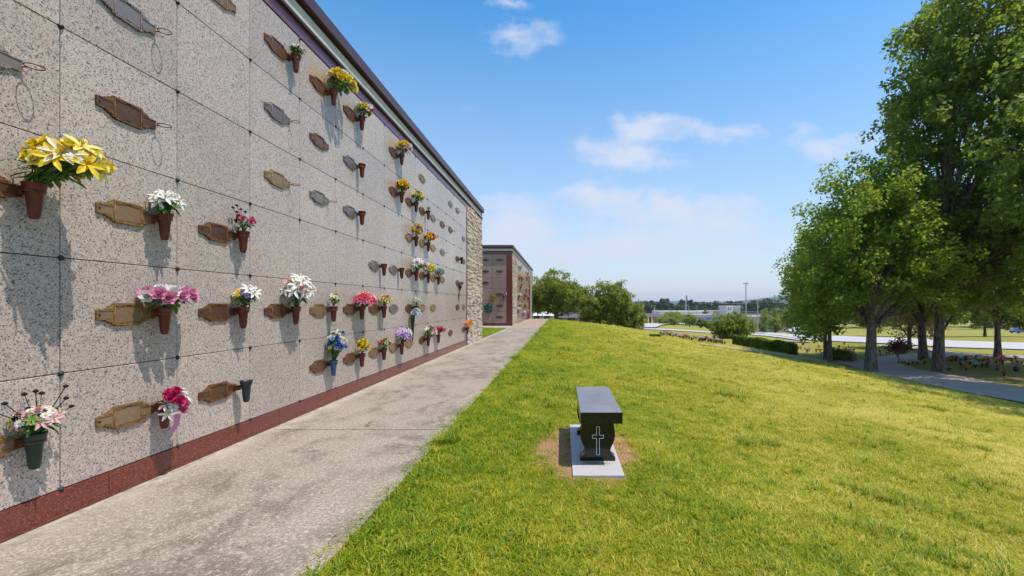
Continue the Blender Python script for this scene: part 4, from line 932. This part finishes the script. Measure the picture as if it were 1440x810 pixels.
def pole(name, label, px, ytop, ybase, Y, r, m=M_steel, kind='', group=None):
    x, _, zt = at(px, ytop, Y); zb = tz(x, Y); t = empty(name, (x,Y,zb), label, 'pole', group); h = zt-zb
    b = MB(); b.tube([(0,0,-.3),(0,0,h)], [r*1.3, r*.8], 8); b.build('mast', m, t)
    if kind == 'lights':
        for k in range(6): a = k*1.047; b = MB(); b.box(-.28,.28,-.2,.2,-.3,.25); o = b.build('lamp', M_steel, t, (1.0*math.cos(a), 1.0*math.sin(a), h-.2)); o.rotation_euler = (0,0,a)
        b = MB(); b.tube([(math.cos(k*.524), math.sin(k*.524), h-.2) for k in range(13)], .08, 5, cap=False); b.build('lamp_ring', M_steel, t)
    if kind == 'arm': b = MB(); b.tube([(0,0,h-.1),(-.5,0,h+.25),(-1.4,0,h+.2)], r*.5, 6); b.build('arm', M_steel, t); b = MB(); b.box(-2,-1.3,-.15,.15,h+.1,h+.25); b.build('lamp', M_steel, t)
    if kind == 'cross':
        for q in (.4, 1.5): b = MB(); b.box(-1.2,1.2,-.07,.07,h-q,h-q+.14); b.build('crossarm', M_wood, t)
        b = MB(); b.lathe([(.001,0),(.22,0),(.22,.8),(.001,.8)], (.35,0,h-3.6), 8); b.build('transformer', M_steel, t)
    if kind == 'flag':
        fl = MB(); rows = [(0,h-.2),(.35,h-.25),(.4,h-1.6),(.30,h-3.0),(.05,h-3.4)]
        fl.add([(.05,0,h-.2),(.5,.1,h-.5),(.62,-.1,h-1.8),(.45,.1,h-3.2),(.08,0,h-3.5),(.2,.25,h-2.0),(.25,-.2,h-1.0)], [(0,1,6),(6,1,2),(6,2,5),(5,2,3),(5,3,4),(0,6,5),(0,5,4)]); fl.build('flag', mat('flag_cloth', noisy(.9,.5), (.42,.12,.14), .8), t)
    return t
pole('flagpole', 'tall flagpole with drooping reddish flag', 964.6, 413.5, 456, 190, .14, M_white, 'flag')
pole('street_lamp', 'curved arm street lamp just right of the flagpole', 968.4, 430, 457, 190, .13, M_steel, 'arm')
pole('street_lamp', 'short lamp post farther right of the flagpole', 980, 434, 456, 230, .14, M_steel, 'arm')
pole('light_mast', 'very tall mast with ring of floodlights behind the myrtle', 1049, 398, 456, 230, .30, M_steel, 'lights')
pole('utility_pole', 'wooden utility pole with crossarms in front of the blue awning shops', 1065.5, 421, 467, 190, .22, M_wood, 'cross')
pole('utility_pole', 'thin pole beside the tree in front of the shops', 1079.8, 444, 462, 200, .14, M_wood)
pole('lamp_post', 'thin white post behind the lodge porch', 920.4, 432.5, 452, 240, .2, M_white)
pole('marker_post', 'thin white post at the kerb left of the myrtle', 1001.3, 453, 469, 75, .05, M_white)
pole('marker_post', 'thin grey post on the pale road verge', 1111.5, 469, 476, 100, .05, M_steel)
for k, (pa, pb_) in enumerate([((900,436.5,230),(1000,439,250)), ((1000,424,190),(1065,422.5,190)), ((1065,422.5,190),(1150,420,190)), ((905,434,240),(1000,437,260))]):
    a = Vector(at(*pa)); c = Vector(at(*pb_)); b = MB(); b.tube([a.lerp(c, q)-Vector((0,0,1.2*4*q*(1-q))) for q in [i/10 for i in range(11)]], .035, 4)
    tag(b.build('power_line', M_dk), ['lower power line crossing the woods behind the porch','power line left of the crossarm pole','power line right of the crossarm pole','upper power line crossing the woods behind the porch'][k], 'cable')
def car(px, py, Y, body, rotz, label):
    x = (px-PX)/F*Y; z = tz(x, Y)+.06+Y*.0008; t = empty('car', (x,Y,z), label, 'car'); t.rotation_euler = (0,0,rotz)
    pr = [(-2.2,.35),(-2.25,.7),(-2.0,.9),(-1.2,1.0),(-.6,1.42),(.7,1.42),(1.5,.98),(2.1,.9),(2.25,.6),(2.2,.35)]
    b = MB(); b.prism(pr, -.85, .85, 'y'); b.build('body', mat('car_'+body, None, {'silver':(.45,.46,.48),'white':(.8,.8,.8),'grey':(.16,.18,.22),'blue':(.08,.12,.3)}[body], .25, .3), t, bevel=.08)
    for s_ in (-1, 1): b = MB(); b.prism([(-1.1,1.0),(-.6,1.34),(.65,1.34),(1.3,1.0)], s_*.86, s_*.875, 'y'); b.build('window', M_glass, t)
    for sx in (-1.4, 1.4):
        for s_ in (-1, 1): b = MB(); b.prism(ell(sx,.33,.33,.33,14), s_*.7, s_*.88, 'y'); b.build('wheel', M_vblack, t)
car(1082.5, 467, 215, 'grey', 0, 'dark grey car on the far road beside the crossarm pole')
car(1123, 473.5, 112, 'white', R(8), 'white car parked on the pale road left of the shade trees')
car(1112, 463, 235, 'white', R(5), 'white car parked in front of the brick strip building')
car(1433, 480, 130, 'blue', R(10), 'blue car on the pale road at the right picture edge')
car(755, 447, 165, 'blue', R(0), 'dark blue car at the end of the path beyond the crest')
def fartree(px, ybase, ytop, wpx, Y, m, label, seed, group='trees among the distant shops'):
    x, _, zt = at(px, ytop, Y); zb = tz(x, Y); r = wpx/2/F*Y; hh = (zt-zb)
    tree('distant_tree', label, (x,Y), .2*r/3+.05, [(x,Y,zb+hh*.56,r,r,hh*.44)], 60, 4200, max(.3, Y*.0022), m, seed, group, crad=(r*.18,r*.38), limbs=5)
FT = [(950,452,438.5,34,215,M_mag,'light green tree right of the porch'),(934,456,446,20,175,M_mag,'yellow green bush right of the porch'),(944,456,447.5,22,170,M_mag,'low bush behind the loop drive'),
      (970,457,441,22,165,M_mag,'dark bushy tree at the flagpole foot'),(986,457,448,14,165,M_oak,'small bush right of the flagpole'),(998,457,451,16,165,M_oak,'dark low bush before the blue storefront'),(992,446,435,10,300,M_oak,'dark tree left of the dealership'),
      (1077,446,433,20,240,M_mag,'light green tree above the blue awning'),(1092,447,434,22,245,M_mag,'round pale tree above the shop roofs'),(1106,447,435,20,250,M_mag,'pale tree above the brick strip building'),
      (1090,462,446,21,170,M_mag,'full green tree in front of the blue awning strip'),(1074,462,456,9,165,M_oak,'small round bush beside the crossarm pole'),(1057,463,450,7,165,M_mag,'narrow bush at the myrtle edge'),
      (1118,447,433,22,255,M_oak,'green tree behind the grey roofed brick building'),(1133,466,447,24,120,M_mag,'yellow green bush left of the slim trunk'),(1125,466,455,14,125,M_tan,'grey green bush before the brick strip building')]
for i, (px, yb, yt, wp, Y, m, lb) in enumerate(FT): fartree(px, yb, yt, wp, Y, m, lb, 50+i)
# woods (one mass) and hills
def woods(name, px0, px1, Y, ytop, hvar, n, seed, depth=60):
    rs = np.random.RandomState(seed); envs = []
    for i in range(n):
        px = rs.uniform(px0, px1); YY = Y + rs.uniform(0, depth); x = (px-PX)/F*YY; zt = CH + (PY-(ytop + rs.uniform(-hvar, hvar)*.6 + hvar*.5*math.sin(px*.05+seed)))/F*YY; zb = tz(x, YY); h = zt-zb
        envs.append((x, YY, zb+h*.52, h*rs.uniform(.28,.45), h*.35, h*.48))
    me_, _ = crown_mesh(name, envs, n*9, n*600, 2.0, M_forest, seed, (1.6,3.4), .35); o = link(name, me_); return o
o = woods('far_woods', 860, 1250, 430, 423.6, 2.6, 190, 1, 70); tag(o, 'dark line of woods on the horizon beyond the shops', 'woods', kind='stuff')
o = woods('far_woods', 1150, 1700, 330, 416.0, 4.0, 60, 2, 60); tag(o, 'woods on the horizon behind the shade trees', 'woods', kind='stuff')
o = woods('far_woods', 560, 900, 420, 424.0, 3.0, 60, 3, 60); tag(o, 'woods on the horizon behind the lodge', 'woods', kind='stuff')
def ridge(Y, pts, seed, depth=500):
    rs = np.random.RandomState(seed); xs = np.linspace(-400, 2400, 240); zt = np.interp(xs, [p[0] for p in pts], [p[1] for p in pts]) + .5*np.sin(xs*.09+seed)+.35*np.sin(xs*.23+1)
    X = (xs-PX)/F*Y; Z = CH + (PY-zt)/F*Y; V = np.concatenate([np.c_[X, np.full_like(X, Y), np.full_like(X, -16)], np.c_[X, np.full_like(X, Y+depth*.5), Z], np.c_[X*1.1, np.full_like(X, Y+depth), np.full_like(X, -16)]])
    n = len(xs); i = np.arange(n-1); Q = np.concatenate([np.stack([i,i+1,i+1+n,i+n],1), np.stack([i+n,i+1+n,i+1+2*n,i+2*n],1)])
    tag(link('hills', npmesh('hills', V, Q, M_hill, True)), kind='structure')
M_hill = mat('wooded_hill', noisy(.02,.3), (.03,.055,.045), .95)
ridge(2600, [(-400,425),(700,425),(900,424.5),(960,424),(1020,424.5),(1060,424),(1085,421.5),(1105,418.5),(1125,416),(1160,414),(1250,416),(1500,420),(2400,422)], 2, 700)
ridge(4200, [(-400,422),(880,425),(915,422.5),(945,422.5),(985,423.5),(1100,424),(2400,421)], 5, 900)

# ------------------------------------------------------------------ grass blades (uncountable)
def tuft(seed, n, h, spread, wd):
    rn = random.Random(seed); b = MB()
    for k in range(n):
        a = rn.uniform(0,6.28); r = spread*math.sqrt(rn.random()); p = Vector((r*math.cos(a), r*math.sin(a), -.01)); a2 = rn.uniform(0,6.28); ln = rn.uniform(.3,1.7)*h
        hh = h*rn.uniform(.5,1.15); q = Vector((math.cos(a2), math.sin(a2), 0)); s_ = Vector((-q.y,q.x,0))*wd*rn.uniform(.6,1.2)*.5
        m1 = p + q*ln*.3 + Vector((0,0,hh*.6)); m2 = p + q*ln + Vector((0,0,hh))
        b.add([p-s_, p+s_, m1+s_*.8, m1-s_*.8, m2], [(0,1,2,3),(3,2,4)])
    return b.mesh('tuft', M_blade)
def f_blade(T, b):
    isl = T.new('ShaderNodeNewGeometry').outputs['Random Per Island']; p = T.pos(); x, y, z = T.sep(p)
    oi = T.new('ShaderNodeObjectInfo').outputs['Random']
    n = T.noise(p, .55, 5, .65)['Fac']; n2 = T.noise(p, 3.2, 3, .6)['Fac']
    k = T.m('ADD', T.m('ADD', T.m('MULTIPLY', isl, .42), T.m('MULTIPLY', oi, .16)), T.m('ADD', T.m('MULTIPLY', n, .34), T.m('MULTIPLY', n2, .22)))
    k = T.m('ADD', k, T.mr(x, -1.3, 6.0, -.14, .03))
    c = T.ramp(k, [(.34,(.05,.14,.006)),(.46,(.16,.28,.010)),(.57,(.35,.39,.018)),(.67,(.56,.48,.05)),(.79,(.74,.62,.22))])
    T.put(b.inputs['Base Color'], c); b.inputs['Roughness'].default_value = .5; b.inputs['Specular IOR Level'].default_value = .3
    tr = T.new('ShaderNodeBsdfTranslucent'); T.put(tr.inputs[0], T.mix(1.0, c, (1.5,1.5,.8), 'MULTIPLY'))
    mx = T.new('ShaderNodeMixShader'); mx.inputs[0].default_value = .4
    T.l.new(b.outputs[0], mx.inputs[1]); T.l.new(tr.outputs[0], mx.inputs[2]); T.l.new(mx.outputs[0], T.n['Material Output'].inputs[0])
M_blade = mat('grass_blade', f_blade)
gc = bpy.data.collections.new('grass_tufts')
for i in range(6): gc.objects.link(bpy.data.objects.new('tuft', tuft(i, 15, .042, .055, .0075)))
o_ = bpy.data.objects.new('tuft', tuft(40, 26, .10, .06, .007)); gc.objects.link(o_)
rs = np.random.RandomState(9)
def pts(n, x0, x1, y0, y1):
    X = rs.uniform(x0, x1, n); Y = rs.uniform(y0, y1, n); return X, Y
Xs, Ys, Ss = [], [], []
for (dens_, y0, y1, xa, s_) in [(950, 1.6, 4.2, 5.5, .85),(620, 4.2, 7.5, 8.5, 1.0),(300, 7.5, 12, 12.5, 1.15),(120, 12, 20, 16.4, 1.35),(45, 20, 32, 16.4, 1.7),(22, 32, 46, 14, 2.0)]:
    n = int(dens_*(xa+1.3)*(y1-y0)); X, Y = pts(n, -1.30, xa, y0, y1); Xs.append(X); Ys.append(Y); Ss.append(np.full(n, s_))
X, Y = pts(5000, -9, -3.3, 18.6, 27); Xs.append(X); Ys.append(Y); Ss.append(np.full(5000, 1.4))
X = np.concatenate(Xs); Y = np.concatenate(Ys); S_ = np.concatenate(Ss)
vis = (X/Y < 1.15) | (Y > 40)
e = ((X-.26)/.50)**2 + ((Y-4.75)/.95)**2 + .35*np.sin(X*9)*np.sin(Y*7)
soil = (e < 1.0) & (rs.rand(len(X)) < .86); slab = (X > .09) & (X < .555) & (Y > 3.92) & (Y < 5.63)
ragged = (X < -1.25) & (rs.rand(len(X)) < .4)
keep = vis & ~soil & ~slab & ~ragged
X, Y, S_ = X[keep], Y[keep], S_[keep]; Z = terrain(X, Y)
pm = bpy.data.meshes.new('lawn_grass'); pm.vertices.add(len(X)); pm.vertices.foreach_set('co', np.stack([X,Y,Z],1).astype(np.float32).ravel())
at_ = pm.attributes.new('sz', 'FLOAT', 'POINT'); patchy = .75 + .5*(.5+.5*np.sin(X*1.7+np.sin(Y*1.1)*2)*np.sin(Y*1.9)); at_.data.foreach_set('value', (S_*patchy*rs.uniform(.7,1.25,len(X))).astype(np.float32))
kind = rs.randint(0, 6, len(X)); clump = (np.sin(X*2.1+np.sin(Y*1.7)*1.5)*np.sin(Y*2.6+X) > .72); kind[(rs.rand(len(X)) < np.where(clump, .16, .008))] = 6
ai = pm.attributes.new('pick', 'INT', 'POINT'); ai.data.foreach_set('value', kind.astype(np.int32))
ar = pm.attributes.new('rz', 'FLOAT', 'POINT'); ar.data.foreach_set('value', rs.uniform(0, 6.28, len(X)).astype(np.float32))
go = link('lawn_grass', pm); tag(go, 'mown yellow green grass blades covering the lawn', 'grass', kind='stuff')
ng = bpy.data.node_groups.new('scatter', 'GeometryNodeTree'); ng.interface.new_socket('Geometry', in_out='INPUT', socket_type='NodeSocketGeometry'); ng.interface.new_socket('Geometry', in_out='OUTPUT', socket_type='NodeSocketGeometry')
N = ng.nodes; L_ = ng.links; gi = N.new('NodeGroupInput'); goo = N.new('NodeGroupOutput'); ip = N.new('GeometryNodeInstanceOnPoints'); ci = N.new('GeometryNodeCollectionInfo')
ci.inputs['Collection'].default_value = gc; ci.inputs['Separate Children'].default_value = True; ip.inputs['Pick Instance'].default_value = True
def attr(nm, dt): n = N.new('GeometryNodeInputNamedAttribute'); n.data_type = dt; n.inputs['Name'].default_value = nm; return n.outputs['Attribute']
m2p = N.new('GeometryNodeMeshToPoints'); L_.new(gi.outputs[0], m2p.inputs[0]); L_.new(m2p.outputs[0], ip.inputs['Points']); L_.new(ci.outputs[0], ip.inputs['Instance'])
L_.new(attr('pick','INT'), ip.inputs['Instance Index']); cx_ = N.new('ShaderNodeCombineXYZ'); L_.new(attr('rz','FLOAT'), cx_.inputs[2])
L_.new(cx_.outputs[0], ip.inputs['Rotation']); L_.new(attr('sz','FLOAT'), ip.inputs['Scale']); L_.new(ip.outputs[0], goo.inputs[0])
md = go.modifiers.new('scatter', 'NODES'); md.node_group = ng

# ------------------------------------------------------------------ air
hb = MB(); hb.box(-6500, 6500, -400, 7000, -25, 130)
hm = bpy.data.materials.new('haze'); hm.use_nodes = True; hm.node_tree.nodes.clear(); HT = NT(hm.node_tree)
pv = HT.new('ShaderNodeVolumePrincipled'); pv.inputs['Color'].default_value = (.80,.88,1,1); pv.inputs['Density'].default_value = HAZE; pv.inputs['Anisotropy'].default_value = .2
ho = HT.new('ShaderNodeOutputMaterial'); HT.l.new(pv.outputs[0], ho.inputs['Volume'])
if HAZE > 0: tag(hb.build('haze', hm), 'pale air haze over the whole place', 'haze', kind='stuff')
bpy.data.objects.remove(holder)
